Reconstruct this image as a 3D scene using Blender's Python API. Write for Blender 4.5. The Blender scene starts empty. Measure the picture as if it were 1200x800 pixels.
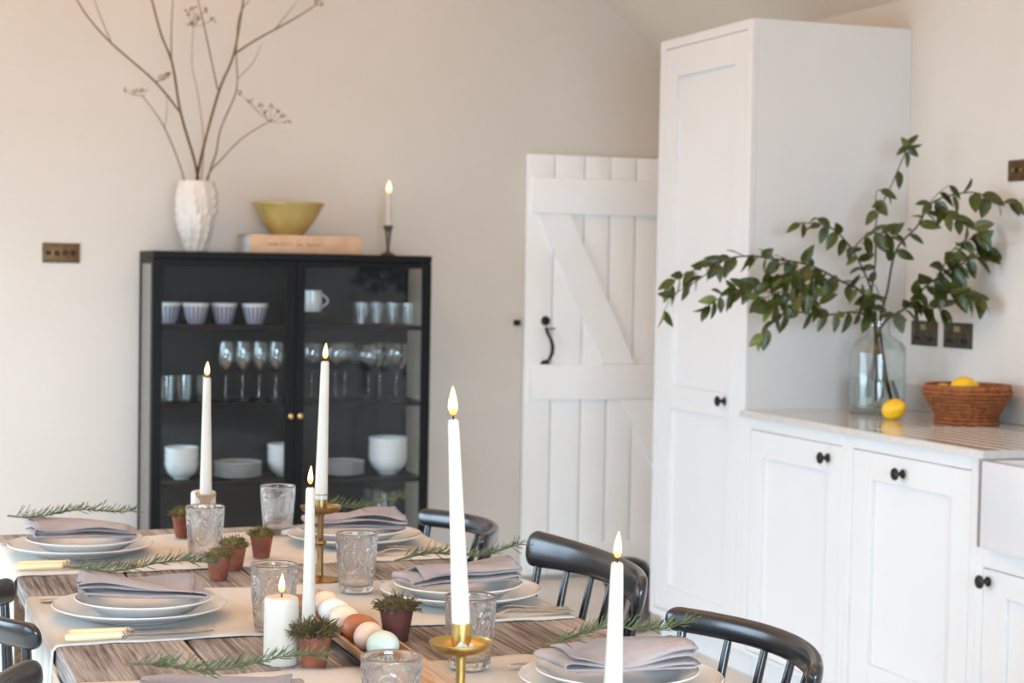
import bpy, bmesh, math, random
from mathutils import Vector, Matrix

R = math.radians
sc = bpy.context.scene
col = sc.collection

# ------------------------------------------------------------------ camera
def cam_axes(yaw, pitch, roll):
    f = Vector((math.sin(yaw)*math.cos(pitch), math.cos(yaw)*math.cos(pitch), -math.sin(pitch)))
    rt = Vector((math.cos(yaw), -math.sin(yaw), 0)); up = rt.cross(f)
    r2 = rt*math.cos(roll) + up*math.sin(roll); u2 = -rt*math.sin(roll) + up*math.cos(roll)
    return r2, u2, f
cam_d = bpy.data.cameras.new('camera')
cam_d.sensor_width = 36.0
cam_d.lens = 2100/1200*36
cam_d.clip_start = 0.05
cam_d.dof.use_dof = True
cam_d.dof.focus_distance = 2.75
cam_d.dof.aperture_fstop = 7.5
cam = bpy.data.objects.new('camera', cam_d); col.objects.link(cam)
_r, _u, _f = cam_axes(R(20.57), R(2.26), R(1.009))
cam.matrix_world = Matrix(((_r.x, _u.x, -_f.x, 0), (_r.y, _u.y, -_f.y, 0), (_r.z, _u.z, -_f.z, 1.35), (0, 0, 0, 1)))
sc.camera = cam

# ------------------------------------------------------------------ world, lights, exposure
w = bpy.data.worlds.new('sky'); sc.world = w; w.use_nodes = True
w.node_tree.nodes['Background'].inputs[0].default_value = (0.80, 0.88, 1.0, 1)
w.node_tree.nodes['Background'].inputs[1].default_value = 0.8

def area(name, loc, rot, sx, sy, power, color, spread=180):
    d = bpy.data.lights.new(name, 'AREA'); d.shape = 'RECTANGLE'; d.size = sx; d.size_y = sy
    d.energy = power; d.color = color; d.spread = R(spread)
    o = bpy.data.objects.new(name, d); col.objects.link(o); o.location = loc; o.rotation_euler = rot
    return o
# daylight through the glazed openings of the left wall (facing +X); frontal fill added at the end wall behind the camera (facing +Y)
area('daylight_left_near', (-2.33, 1.55, 1.2), (0, R(-46), 0), 1.75, 2.5, 74, (0.60, 0.81, 1.0), 125)
area('daylight_left_far', (-2.33, 5.25, 1.2), (0, R(-46), 0), 1.75, 3.1, 176, (0.60, 0.81, 1.0), 128)
area('added_end_fill', (0.5, -1.68, 1.35), (R(48), 0, 0), 2.4, 1.6, 275, (0.60, 0.81, 1.0), 128)

# unseen warm fill added above the frame to tint the ceiling and upper walls
area('added_warm_fill', (0.6, 3.6, 2.85), (R(180), 0, 0), 0.25, 5.0, 132, (1.0, 0.53, 0.21))

sc.view_settings.view_transform = 'Standard'
sc.view_settings.look = 'None'
sc.view_settings.gamma = 1.0
sc.view_settings.use_curve_mapping = False
sc.view_settings.exposure = -0.12
try:
    sc.cycles.use_denoising = True
    sc.cycles.max_bounces = 16
    sc.cycles.diffuse_bounces = 5
    sc.cycles.transparent_max_bounces = 32
    sc.cycles.transmission_bounces = 14
    sc.cycles.caustics_reflective = False
    sc.cycles.caustics_refractive = False
    sc.cycles.sample_clamp_indirect = 4.0
except Exception:
    pass

# ------------------------------------------------------------------ helpers
class MB:
    """collects shapes; build() links them as one mesh object"""
    def __init__(s): s.v = []; s.f = []
    def add(s, vs, fs):
        o = len(s.v); s.v += [tuple(p) for p in vs]; s.f += [tuple(i+o for i in f) for f in fs]; return s
    def box(s, x0, x1, y0, y1, z0, z1, b=0.0, seg=2):
        if b <= 0:
            return s.add([(x0,y0,z0),(x1,y0,z0),(x1,y1,z0),(x0,y1,z0),(x0,y0,z1),(x1,y0,z1),(x1,y1,z1),(x0,y1,z1)],
                         [(3,2,1,0),(4,5,6,7),(0,1,5,4),(1,2,6,5),(2,3,7,6),(3,0,4,7)])
        bm = bmesh.new(); bmesh.ops.create_cube(bm, size=1)
        for v in bm.verts:
            v.co = Vector(((x0+x1)/2+v.co.x*(x1-x0), (y0+y1)/2+v.co.y*(y1-y0), (z0+z1)/2+v.co.z*(z1-z0)))
        bmesh.ops.bevel(bm, geom=bm.edges[:], offset=b, segments=seg, affect='EDGES', profile=0.6)
        bm.verts.index_update()
        s.add([v.co[:] for v in bm.verts], [[v.index for v in f.verts] for f in bm.faces]); bm.free(); return s
    def lathe(s, prof, n=32, c=(0,0,0), fn=None):
        """prof: (r,z) list; r==0 makes a pole; fn(r,z,theta)->r"""
        rings = []; vs = []; fs = []
        for r, z in prof:
            if r <= 1e-7: rings.append([len(vs)]); vs.append((c[0], c[1], c[2]+z))
            else:
                ring = []
                for k in range(n):
                    t = 2*math.pi*k/n; rr = fn(r, z, t) if fn else r
                    ring.append(len(vs)); vs.append((c[0]+rr*math.cos(t), c[1]+rr*math.sin(t), c[2]+z))
                rings.append(ring)
        for a, b in zip(rings, rings[1:]):
            for k in range(n):
                k2 = (k+1) % n
                if len(a) == 1 and len(b) == 1: continue
                if len(a) == 1: fs.append((a[0], b[k2], b[k]))
                elif len(b) == 1: fs.append((a[k], a[k2], b[0]))
                else: fs.append((a[k], a[k2], b[k2], b[k]))
        return s.add(vs, fs)
    def tube(s, pts, rad, n=8, caps=True):
        pts = [Vector(p) for p in pts]
        if not isinstance(rad, (list, tuple)): rad = [rad]*len(pts)
        vs = []; fs = []; ref = None
        for i, p in enumerate(pts):
            t = (pts[min(i+1, len(pts)-1)] - pts[max(i-1, 0)]).normalized()
            if ref is None:
                ref = Vector((0,0,1)) if abs(t.z) < 0.9 else Vector((1,0,0))
            a = (ref - t*ref.dot(t))
            if a.length < 1e-5: a = t.orthogonal()
            a.normalize(); b = t.cross(a); ref = a
            for k in range(n):
                q = 2*math.pi*k/n; vs.append(p + (a*math.cos(q) + b*math.sin(q))*rad[i])
        for i in range(len(pts)-1):
            for k in range(n):
                k2 = (k+1) % n; fs.append((i*n+k, i*n+k2, (i+1)*n+k2, (i+1)*n+k))
        if caps:
            fs.append(tuple(reversed(range(n)))); fs.append(tuple((len(pts)-1)*n+k for k in range(n)))
        return s.add(vs, fs)
    def sweep(s, pts, frames, sections):
        """sections[i]: list of (a,b) in frame (A,B) at pts[i]"""
        vs = []; fs = []; n = len(sections[0])
        for p, (A, B), secn in zip(pts, frames, sections):
            for a, b in secn: vs.append(Vector(p) + A*a + B*b)
        for i in range(len(pts)-1):
            for k in range(n):
                k2 = (k+1) % n; fs.append((i*n+k, i*n+k2, (i+1)*n+k2, (i+1)*n+k))
        fs.append(tuple(reversed(range(n)))); fs.append(tuple((len(pts)-1)*n+k for k in range(n)))
        return s.add(vs, fs)
    def grid(s, nu, nv, fn, thick=0.0):
        vs = [Vector(fn(i/(nu-1), j/(nv-1))) for j in range(nv) for i in range(nu)]
        fs = [(j*nu+i, j*nu+i+1, (j+1)*nu+i+1, (j+1)*nu+i) for j in range(nv-1) for i in range(nu-1)]
        if thick:
            nr = [Vector((0,0,0)) for _ in vs]
            for f in fs:
                m = (vs[f[1]]-vs[f[0]]).cross(vs[f[3]]-vs[f[0]])
                for k in f: nr[k] += m
            N = len(vs); vs = vs + [v - m.normalized()*thick for v, m in zip(vs, nr)]
            fs = fs + [tuple(reversed([k+N for k in f])) for f in fs]
            bd = [i for i in range(nu)] + [j*nu+nu-1 for j in range(1, nv)] + [(nv-1)*nu+i for i in range(nu-2, -1, -1)] + [j*nu for j in range(nv-2, 0, -1)]
            for a, b in zip(bd, bd[1:]+bd[:1]): fs.append((b, a, a+N, b+N))
        return s.add(vs, fs)
    def mesh(s, name, mat, sharp=38):
        me = bpy.data.meshes.new(name); me.from_pydata(s.v, [], s.f); me.update()
        if mat: me.materials.append(mat)
        me.shade_smooth()
        if sharp: me.set_sharp_from_angle(angle=R(sharp))
        return me
    def build(s, name, mat, parent=None, loc=None, rot=None, sharp=38):
        return put(name, s.mesh(name, mat, sharp), parent, loc, rot)

def put(name, me, parent=None, loc=None, rot=None):
    o = bpy.data.objects.new(name, me); col.objects.link(o)
    if parent is not None: o.parent = parent
    if loc is not None: o.location = loc
    if rot is not None: o.rotation_euler = rot
    return o
def tag(o, label=None, cat=None, group=None, kind=None):
    if label: o['label'] = label
    if cat: o['category'] = cat
    if group: o['group'] = group
    if kind: o['kind'] = kind
    return o
def thing(name, label, cat, loc=(0,0,0), rz=0.0, group=None):
    o = bpy.data.objects.new(name, None); o.empty_display_size = 0.05; col.objects.link(o)
    o.location = loc; o.rotation_euler = (0, 0, rz)
    return tag(o, label, cat, group)
def kids(o): return [c for c in bpy.data.objects if c.parent == o]
def copy_tree(o, loc=None, rz=None, label=None, group=None, parent=None, _top=True, rot=None):
    c = o.copy(); col.objects.link(c); c.parent = parent
    if _top:
        if loc is not None: c.location = loc
        if rz is not None: c.rotation_euler = (0, 0, rz)
        if rot is not None: c.rotation_euler = rot
        if label: c['label'] = label
        if group: c['group'] = group
    for ch in kids(o): copy_tree(ch, parent=c, _top=False)
    return c

# ------------------------------------------------------------------ materials
def lin(c):
    """sRGB 0-255 -> linear"""
    return tuple(((x/255)/12.92 if x/255 <= 0.04045 else ((x/255+0.055)/1.055)**2.4) for x in c)
def pm(name, c, rough=0.5, metal=0.0, c2=None, scale=6.0, stretch=(1,1,1), detail=4, contrast=(0.35, 0.65), bump=0.0, bscale=60.0,
       bstretch=(1,1,1), rand=0.0, **kw):
    m = bpy.data.materials.new(name); m.use_nodes = True; nt = m.node_tree; N = nt.nodes; L = nt.links
    b = N['Principled BSDF']
    b.inputs['Base Color'].default_value = (*c, 1); b.inputs['Roughness'].default_value = rough; b.inputs['Metallic'].default_value = metal
    for k, v in kw.items():
        b.inputs[k.replace('_', ' ')].default_value = v
    tc = N.new('ShaderNodeTexCoord')
    vec = tc.outputs['Object']
    if rand:
        oi = N.new('ShaderNodeObjectInfo'); ad = N.new('ShaderNodeVectorMath'); ad.operation = 'ADD'
        mu = N.new('ShaderNodeMath'); mu.operation = 'MULTIPLY'; mu.inputs[1].default_value = rand
        L.new(oi.outputs['Random'], mu.inputs[0]); L.new(vec, ad.inputs[0]); L.new(mu.outputs[0], ad.inputs[1]); vec = ad.outputs[0]
    if c2 is not None:
        mp = N.new('ShaderNodeMapping'); mp.inputs['Scale'].default_value = stretch
        nz = N.new('ShaderNodeTexNoise'); nz.inputs['Scale'].default_value = scale; nz.inputs['Detail'].default_value = detail
        cr = N.new('ShaderNodeValToRGB'); e = cr.color_ramp.elements
        e[0].position = contrast[0]; e[0].color = (*c, 1); e[1].position = contrast[1]; e[1].color = (*c2, 1)
        L.new(vec, mp.inputs[0]); L.new(mp.outputs[0], nz.inputs['Vector']); L.new(nz.outputs['Fac'], cr.inputs[0]); L.new(cr.outputs[0], b.inputs['Base Color'])
    if bump:
        mp2 = N.new('ShaderNodeMapping'); mp2.inputs['Scale'].default_value = bstretch
        n2 = N.new('ShaderNodeTexNoise'); n2.inputs['Scale'].default_value = bscale; n2.inputs['Detail'].default_value = 3
        bp = N.new('ShaderNodeBump'); bp.inputs['Strength'].default_value = bump; bp.inputs['Distance'].default_value = 0.003
        L.new(vec, mp2.inputs[0]); L.new(mp2.outputs[0], n2.inputs['Vector']); L.new(n2.outputs['Fac'], bp.inputs['Height']); L.new(bp.outputs[0], b.inputs['Normal'])
    return m
def wood_mat(name, dark, mid, light, rough=0.7, bump=0.5, axis=1, rand=7.0, gs=1.0):
    m = bpy.data.materials.new(name); m.use_nodes = True; nt = m.node_tree; N = nt.nodes; L = nt.links; b = N['Principled BSDF']
    b.inputs['Roughness'].default_value = rough
    tc = N.new('ShaderNodeTexCoord'); oi = N.new('ShaderNodeObjectInfo'); mu = N.new('ShaderNodeMath'); mu.operation = 'MULTIPLY'; mu.inputs[1].default_value = rand
    ad = N.new('ShaderNodeVectorMath'); L.new(tc.outputs['Object'], ad.inputs[0]); L.new(oi.outputs['Random'], mu.inputs[0]); L.new(mu.outputs[0], ad.inputs[1])
    def noise(sc_, stretch, det, dist=0.0):
        mp = N.new('ShaderNodeMapping'); s3 = [sc_*gs]*3; s3[axis] = sc_*gs*stretch; mp.inputs['Scale'].default_value = s3
        nz = N.new('ShaderNodeTexNoise'); nz.inputs['Scale'].default_value = 1; nz.inputs['Detail'].default_value = det; nz.inputs['Distortion'].default_value = dist
        L.new(ad.outputs[0], mp.inputs[0]); L.new(mp.outputs[0], nz.inputs['Vector']); return nz.outputs['Fac']
    g = noise(130, 0.035, 5, 0.6); fine = noise(480, 0.02, 3); blot = noise(9, 0.35, 4)
    mx = N.new('ShaderNodeMix'); mx.inputs[0].default_value = 0.4; L.new(g, mx.inputs[2]); L.new(fine, mx.inputs[3])
    mx2 = N.new('ShaderNodeMix'); mx2.inputs[0].default_value = 0.38; L.new(mx.outputs[0], mx2.inputs[2]); L.new(blot, mx2.inputs[3])
    cr = N.new('ShaderNodeValToRGB'); e = cr.color_ramp.elements
    e[0].position = 0.395; e[0].color = (*dark, 1); e[1].position = 0.585; e[1].color = (*light, 1); k = e.new(0.48); k.color = (*mid, 1)
    L.new(mx2.outputs[0], cr.inputs[0]); L.new(cr.outputs[0], b.inputs['Base Color'])
    bp = N.new('ShaderNodeBump'); bp.inputs['Strength'].default_value = bump; bp.inputs['Distance'].default_value = 0.002
    L.new(mx.outputs[0], bp.inputs['Height']); L.new(bp.outputs[0], b.inputs['Normal'])
    return m
def cloth_mat(name, c, c2, weave=900.0, bump=0.35, rough=0.9, crease=0.25):
    m = pm(name, c, rough, c2=c2, scale=9, contrast=(0.3, 0.7)); nt = m.node_tree; N = nt.nodes; L = nt.links; b = N['Principled BSDF']
    b.inputs['Sheen Weight'].default_value = 0.15
    tc = N.new('ShaderNodeTexCoord'); hs = []
    for d in ('X', 'Y'):
        wv = N.new('ShaderNodeTexWave'); wv.bands_direction = d; wv.inputs['Scale'].default_value = weave/6.28; wv.inputs['Distortion'].default_value = 2.5; wv.inputs['Detail'].default_value = 2
        L.new(tc.outputs['Object'], wv.inputs['Vector']); hs.append(wv.outputs['Fac'])
    a = N.new('ShaderNodeMath'); a.operation = 'MAXIMUM'; L.new(hs[0], a.inputs[0]); L.new(hs[1], a.inputs[1])
    bp = N.new('ShaderNodeBump'); bp.inputs['Strength'].default_value = bump; bp.inputs['Distance'].default_value = 0.001
    nz = N.new('ShaderNodeTexNoise'); nz.inputs['Scale'].default_value = 42; nz.inputs['Detail'].default_value = 3; nz.inputs['Distortion'].default_value = 0.8
    b2 = N.new('ShaderNodeBump'); b2.inputs['Strength'].default_value = crease; b2.inputs['Distance'].default_value = 0.006
    L.new(tc.outputs['Object'], nz.inputs['Vector']); L.new(nz.outputs['Fac'], b2.inputs['Height']); L.new(b2.outputs[0], bp.inputs['Normal'])
    L.new(a.outputs[0], bp.inputs['Height']); L.new(bp.outputs[0], b.inputs['Normal'])
    return m
def thin_glass(name, tint=(1,1,1), ior=1.5, rough=0.0, boost=1.0):
    """thin pane: see-through with a Fresnel reflection, no refraction"""
    m = bpy.data.materials.new(name); m.use_nodes = True; nt = m.node_tree; N = nt.nodes; L = nt.links
    N.remove(N['Principled BSDF']); out = N['Material Output']
    t = N.new('ShaderNodeBsdfTransparent'); t.inputs[0].default_value = (*tint, 1)
    g = N.new('ShaderNodeBsdfGlossy'); g.inputs['Roughness'].default_value = rough
    fr = N.new('ShaderNodeFresnel'); ge = N.new('ShaderNodeNewGeometry'); mr = N.new('ShaderNodeMapRange'); mr.inputs['To Min'].default_value = ior; mr.inputs['To Max'].default_value = 1/ior
    L.new(ge.outputs['Backfacing'], mr.inputs['Value']); L.new(mr.outputs[0], fr.inputs['IOR'])
    mu = N.new('ShaderNodeMath'); mu.operation = 'MULTIPLY'; mu.use_clamp = True; mu.inputs[1].default_value = boost
    mx = N.new('ShaderNodeMixShader'); L.new(fr.outputs[0], mu.inputs[0]); L.new(mu.outputs[0], mx.inputs[0]); L.new(t.outputs[0], mx.inputs[1]); L.new(g.outputs[0], mx.inputs[2])
    L.new(mx.outputs[0], out.inputs[0]); return m
def solid_glass(name, tint=(1,1,1), ior=1.45, rough=0.0, clear=0.3):
    m = bpy.data.materials.new(name); m.use_nodes = True; nt = m.node_tree; N = nt.nodes; L = nt.links
    N.remove(N['Principled BSDF']); out = N['Material Output']
    t = N.new('ShaderNodeBsdfTransparent'); t.inputs[0].default_value = (*tint, 1)
    g = N.new('ShaderNodeBsdfGlass'); g.inputs['Roughness'].default_value = rough; g.inputs['IOR'].default_value = ior; g.inputs[0].default_value = (*tint, 1)
    mx = N.new('ShaderNodeMixShader'); mx.inputs[0].default_value = 1-clear; L.new(t.outputs[0], mx.inputs[1]); L.new(g.outputs[0], mx.inputs[2])
    L.new(mx.outputs[0], out.inputs[0]); return m
def flame_mat(name, strength):
    m = bpy.data.materials.new(name); m.use_nodes = True; nt = m.node_tree; N = nt.nodes; L = nt.links
    N.remove(N['Principled BSDF']); out = N['Material Output']
    tc = N.new('ShaderNodeTexCoord'); sp = N.new('ShaderNodeSeparateXYZ'); L.new(tc.outputs['Generated'], sp.inputs[0])
    cr = N.new('ShaderNodeValToRGB'); e = cr.color_ramp.elements
    e[0].position = 0.0; e[0].color = (0.9, 0.22, 0.03, 1); e[1].position = 0.40; e[1].color = (1.0, 0.78, 0.42, 1); k = e.new(0.18); k.color = (1.0, 0.45, 0.10, 1); k = e.new(0.92); k.color = (1.0, 0.62, 0.22, 1)
    em = N.new('ShaderNodeEmission'); em.inputs[1].default_value = strength; L.new(sp.outputs[2], cr.inputs[0]); L.new(cr.outputs[0], em.inputs[0]); L.new(em.outputs[0], out.inputs[0]); return m

M = {}
M['wall'] = pm('wall_plaster', (0.64, 0.598, 0.545), 0.9, c2=(0.665, 0.623, 0.57), scale=1.5, bump=0.08, bscale=40)
M['ceiling'] = pm('ceiling_plaster', (0.70, 0.62, 0.52), 0.9, c2=(0.72, 0.64, 0.54), scale=1.2, bump=0.06, bscale=40)
M['floor'] = pm('pale_stone_floor', (0.62, 0.57, 0.51), 0.5, c2=(0.70, 0.65, 0.60), scale=2.0, bump=0.1, bscale=25)
M['white_paint'] = pm('white_satin_paint', (0.685, 0.68, 0.67), 0.35, c2=(0.70, 0.695, 0.685), scale=3, bump=0.03, bscale=80)
M['door_paint'] = pm('white_door_paint', (0.91, 0.92, 0.915), 0.45, c2=(0.93, 0.94, 0.935), scale=3, bump=0.04, bscale=60)
M['black_metal'] = pm('black_powder_coat', (0.006, 0.006, 0.0065), 0.5, c2=(0.008, 0.008, 0.0085), scale=40, Specular_IOR_Level=0.15)
M['back_panel'] = pm('dark_back_panel', (0.012, 0.0125, 0.014), 0.6, c2=(0.015, 0.0155, 0.017), scale=5, Specular_IOR_Level=0.3)
M['iron'] = pm('black_iron', (0.012, 0.012, 0.013), 0.4, 0.6, c2=(0.02, 0.02, 0.022), scale=30, bump=0.2, bscale=90)
M['knob'] = pm('dark_bronze_knob', (0.020, 0.017, 0.016), 0.35, 0.7, c2=(0.03, 0.026, 0.024), scale=60)
M['pane'] = thin_glass('cabinet_pane_glass', (0.95, 0.96, 0.96), 1.45, boost=0.6)
M['side_pane'] = thin_glass('cabinet_side_glass', (0.92, 0.95, 0.94), 1.5, boost=1.3)
M['thin'] = thin_glass('thin_clear_glass', (0.97, 0.98, 0.98), 1.5, boost=1.6)
M['bottle'] = thin_glass('bottle_glass', (0.97, 0.985, 0.975), 1.5, boost=1.2)
M['water'] = solid_glass('water', (0.95, 0.98, 0.97), 1.33, 0, 0.25)
M['pressed'] = solid_glass('pressed_glass', (0.985, 0.99, 0.995), 1.46, 0.0, 0.2)
M['china'] = pm('white_china', (0.69, 0.69, 0.685), 0.18, c2=(0.72, 0.72, 0.71), scale=5, Coat_Weight=0.3)
M['stoneware'] = pm('white_stoneware', (0.76, 0.78, 0.79), 0.25, c2=(0.80, 0.82, 0.82), scale=5)
M['linen'] = cloth_mat('natural_linen', lin((226, 219, 210)), lin((236, 230, 222)), 1500, 0.8)
M['napkin'] = cloth_mat('mauve_linen', lin((148, 136, 135)), lin((174, 160, 157)), 3000, 0.35, crease=0.6)
M['plank'] = wood_mat('weathered_plank', lin((66, 57, 52)), lin((126, 117, 112)), lin((172, 164, 158)), 0.75, 0.8)
M['table_wood'] = wood_mat('old_pine', lin((92, 68, 50)), lin((150, 116, 88)), lin((184, 152, 122)), 0.7, 0.4)
M['tray_wood'] = wood_mat('carved_tray_wood', lin((112, 78, 52)), lin((160, 120, 88)), lin((192, 156, 122)), 0.6, 0.3)
M['chair'] = pm('black_painted_wood', (0.008, 0.0085, 0.011), 0.27, c2=(0.018, 0.018, 0.021), scale=12, contrast=(0.4, 0.8), bump=0.05, bscale=60, Coat_Weight=0.3, Coat_Roughness=0.12)
M['wax'] = pm('ivory_wax', (0.60, 0.535, 0.45), 0.45, c2=(0.63, 0.57, 0.49), scale=8, Subsurface_Weight=0.2, Subsurface_Radius=(0.02, 0.012, 0.006), Subsurface_Scale=0.5)
M['wick'] = pm('charred_wick', (0.01, 0.008, 0.007), 0.9, c2=(0.03, 0.02, 0.015), scale=200)
M['flame'] = flame_mat('candle_flame', 5.0)
M['brass'] = pm('aged_brass', (0.62, 0.42, 0.14), 0.28, 1.0, c2=(0.42, 0.28, 0.10), scale=45, contrast=(0.4, 0.75), bump=0.1, bscale=120)
M['old_brass'] = pm('tarnished_brass', (0.30, 0.20, 0.09), 0.35, 1.0, c2=(0.42, 0.29, 0.13), scale=60)
M['silver'] = pm('old_silver', (0.60, 0.58, 0.56), 0.2, 1.0, c2=(0.55, 0.52, 0.50), scale=70)
M['pewter'] = pm('dark_pewter', (0.12, 0.09, 0.08), 0.4, 0.8, c2=(0.18, 0.14, 0.12), scale=60)
M['ivory'] = pm('cream_handle', lin((226, 208, 158)), 0.35, c2=lin((236, 222, 180)), scale=30, stretch=(0.2, 1, 1))
M['terracotta'] = pm('terracotta', lin((150, 84, 60)), 0.85, c2=lin((112, 60, 44)), scale=28, bump=0.3, bscale=120, rand=5.0)
M['dark_terracotta'] = pm('dark_terracotta', lin((104, 56, 46)), 0.85, c2=lin((76, 42, 38)), scale=28, bump=0.3, bscale=120, rand=5.0)
M['soil'] = pm('soil', (0.03, 0.02, 0.014), 0.95, c2=(0.06, 0.04, 0.03), scale=90, bump=0.8, bscale=150)
M['moss'] = pm('dry_moss', lin((66, 68, 30)), 0.9, c2=lin((122, 108, 56)), scale=70, contrast=(0.3, 0.7), rand=4.0)
M['moss_brown'] = pm('brown_moss', lin((60, 52, 34)), 0.9, c2=lin((110, 96, 56)), scale=70, contrast=(0.3, 0.7), rand=4.0)
M['needle'] = pm('rosemary_needle', lin((56, 70, 38)), 0.6, c2=lin((112, 124, 84)), scale=60, contrast=(0.35, 0.7), rand=4.0)
M['sprig_stem'] = pm('rosemary_stem', lin((86, 76, 44)), 0.8, c2=lin((110, 96, 60)), scale=60)
M['leaf'] = pm('glossy_leaf', lin((42, 52, 14)), 0.36, c2=lin((78, 88, 28)), scale=9, contrast=(0.35, 0.7), rand=9.0)
M['leaf_light'] = pm('pale_leaf', lin((84, 98, 36)), 0.4, c2=lin((112, 122, 56)), scale=9, rand=9.0)
M['stem'] = pm('brown_stem', lin((72, 58, 38)), 0.8, c2=lin((96, 78, 52)), scale=40)
M['dry_stem'] = pm('dried_stem', lin((108, 82, 52)), 0.85, c2=lin((142, 112, 76)), scale=30, stretch=(1, 1, 0.3))
M['dry_dark'] = pm('dark_dried_stem', lin((78, 60, 38)), 0.85, c2=lin((118, 92, 56)), scale=20, stretch=(1, 1, 0.3))
M['dry_pale'] = pm('pale_dried_stem', lin((150, 124, 96)), 0.85, c2=lin((172, 148, 120)), scale=30)
M['seed'] = pm('dried_seed', lin((126, 88, 52)), 0.9, c2=lin((160, 122, 84)), scale=60)
M['vase'] = pm('knobbly_white_ceramic', (0.64, 0.58, 0.52), 0.6, c2=(0.70, 0.64, 0.58), scale=14, bump=0.2, bscale=50)
M['amber'] = pm('amber_glass_bowl', lin((186, 160, 88)), 0.18, c2=lin((202, 178, 110)), scale=10, Transmission_Weight=0.25, Coat_Weight=0.4)
M['book_cover'] = pm('tan_cloth_cover', lin((196, 158, 126)), 0.8, c2=lin((206, 170, 138)), scale=20, bump=0.15, bscale=300)
M['pages'] = pm('book_pages', (0.74, 0.76, 0.78), 0.8, c2=(0.62, 0.64, 0.66), scale=3, stretch=(1, 1, 120), contrast=(0.4, 0.6))
M['ink'] = pm('brown_ink', lin((128, 92, 64)), 0.8, c2=lin((140, 102, 72)), scale=50)
M['worktop'] = pm('grey_quartz', (0.55, 0.52, 0.49), 0.12, c2=(0.60, 0.57, 0.54), scale=60, Coat_Weight=0.2)
M['ceramic_sink'] = pm('white_fireclay', (0.64, 0.64, 0.65), 0.12, c2=(0.66, 0.66, 0.67), scale=3)
M['bronze_plate'] = pm('bronze_plate', lin((112, 82, 52)), 0.42, 0.75, c2=lin((84, 62, 42)), scale=40, contrast=(0.3, 0.7))
M['dark_bronze'] = pm('dark_bronze_plate', lin((92, 80, 62)), 0.45, 0.7, c2=lin((76, 66, 52)), scale=40)
M['insert'] = pm('black_insert', (0.012, 0.012, 0.012), 0.4, c2=(0.016, 0.016, 0.016), scale=30)
M['rocker'] = pm('brass_rocker', (0.50, 0.40, 0.20), 0.3, 0.9, c2=(0.6, 0.48, 0.26), scale=30)
M['basket'] = pm('woven_basket', lin((116, 60, 26)), 0.7, c2=lin((164, 98, 48)), scale=70, contrast=(0.35, 0.65), bump=0.9, bscale=220)
M['lemon'] = pm('lemon_peel', lin((236, 178, 18)), 0.38, c2=lin((244, 196, 36)), scale=14, bump=0.25, bscale=260, Subsurface_Weight=0.1, Subsurface_Radius=(0.01, 0.006, 0.002))
M['lemon_tip'] = pm('lemon_tip', lin((140, 84, 30)), 0.7, c2=lin((170, 110, 36)), scale=90)
M['egg_mint'] = pm('mint_egg', lin((188, 204, 188)), 0.42, c2=lin((206, 216, 200)), scale=25)
M['egg_pink'] = pm('pinkish_egg', lin((222, 192, 172)), 0.42, c2=lin((232, 208, 190)), scale=25)
M['egg_brown'] = pm('brown_egg', lin((158, 88, 56)), 0.45, c2=lin((176, 106, 70)), scale=40)
M['egg_cream'] = pm('cream_egg', lin((232, 212, 186)), 0.42, c2=lin((238, 222, 200)), scale=25)
M['egg_white'] = pm('white_egg', lin((228, 226, 218)), 0.42, c2=lin((236, 234, 228)), scale=25)
M['bin_lid'] = pm('black_lid', (0.012, 0.012, 0.012), 0.3, c2=(0.02, 0.02, 0.02), scale=20)
M['bin_body'] = pm('brown_grey_body', lin((112, 98, 98)), 0.6, c2=lin((128, 114, 112)), scale=20)
def striped(name):
    m = pm(name, (0.72, 0.72, 0.74), 0.3); nt = m.node_tree; N = nt.nodes; L = nt.links; b = N['Principled BSDF']
    tc = N.new('ShaderNodeTexCoord'); sp = N.new('ShaderNodeSeparateXYZ'); L.new(tc.outputs['Object'], sp.inputs[0])
    at = N.new('ShaderNodeMath'); at.operation = 'ARCTAN2'; L.new(sp.outputs[1], at.inputs[0]); L.new(sp.outputs[0], at.inputs[1])
    mu = N.new('ShaderNodeMath'); mu.operation = 'MULTIPLY'; mu.inputs[1].default_value = 17; L.new(at.outputs[0], mu.inputs[0])
    sn = N.new('ShaderNodeMath'); sn.operation = 'SINE'; L.new(mu.outputs[0], sn.inputs[0])
    cr = N.new('ShaderNodeValToRGB'); e = cr.color_ramp.elements; e[0].position = 0.30; e[0].color = (0.16, 0.17, 0.27, 1); e[1].position = 0.62; e[1].color = (0.70, 0.70, 0.73, 1)
    L.new(sn.outputs[0], cr.inputs[0])
    cr2 = N.new('ShaderNodeMath'); cr2.operation = 'GREATER_THAN'; cr2.inputs[1].default_value = 0.068; L.new(sp.outputs[2], cr2.inputs[0])
    mx = N.new('ShaderNodeMix'); mx.data_type = 'RGBA'; L.new(cr2.outputs[0], mx.inputs[0]); L.new(cr.outputs[0], mx.inputs[6]); mx.inputs[7].default_value = (0.74, 0.74, 0.74, 1)
    L.new(mx.outputs[2], b.inputs['Base Color']); return m
M['striped'] = striped('blue_striped_china')

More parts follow.
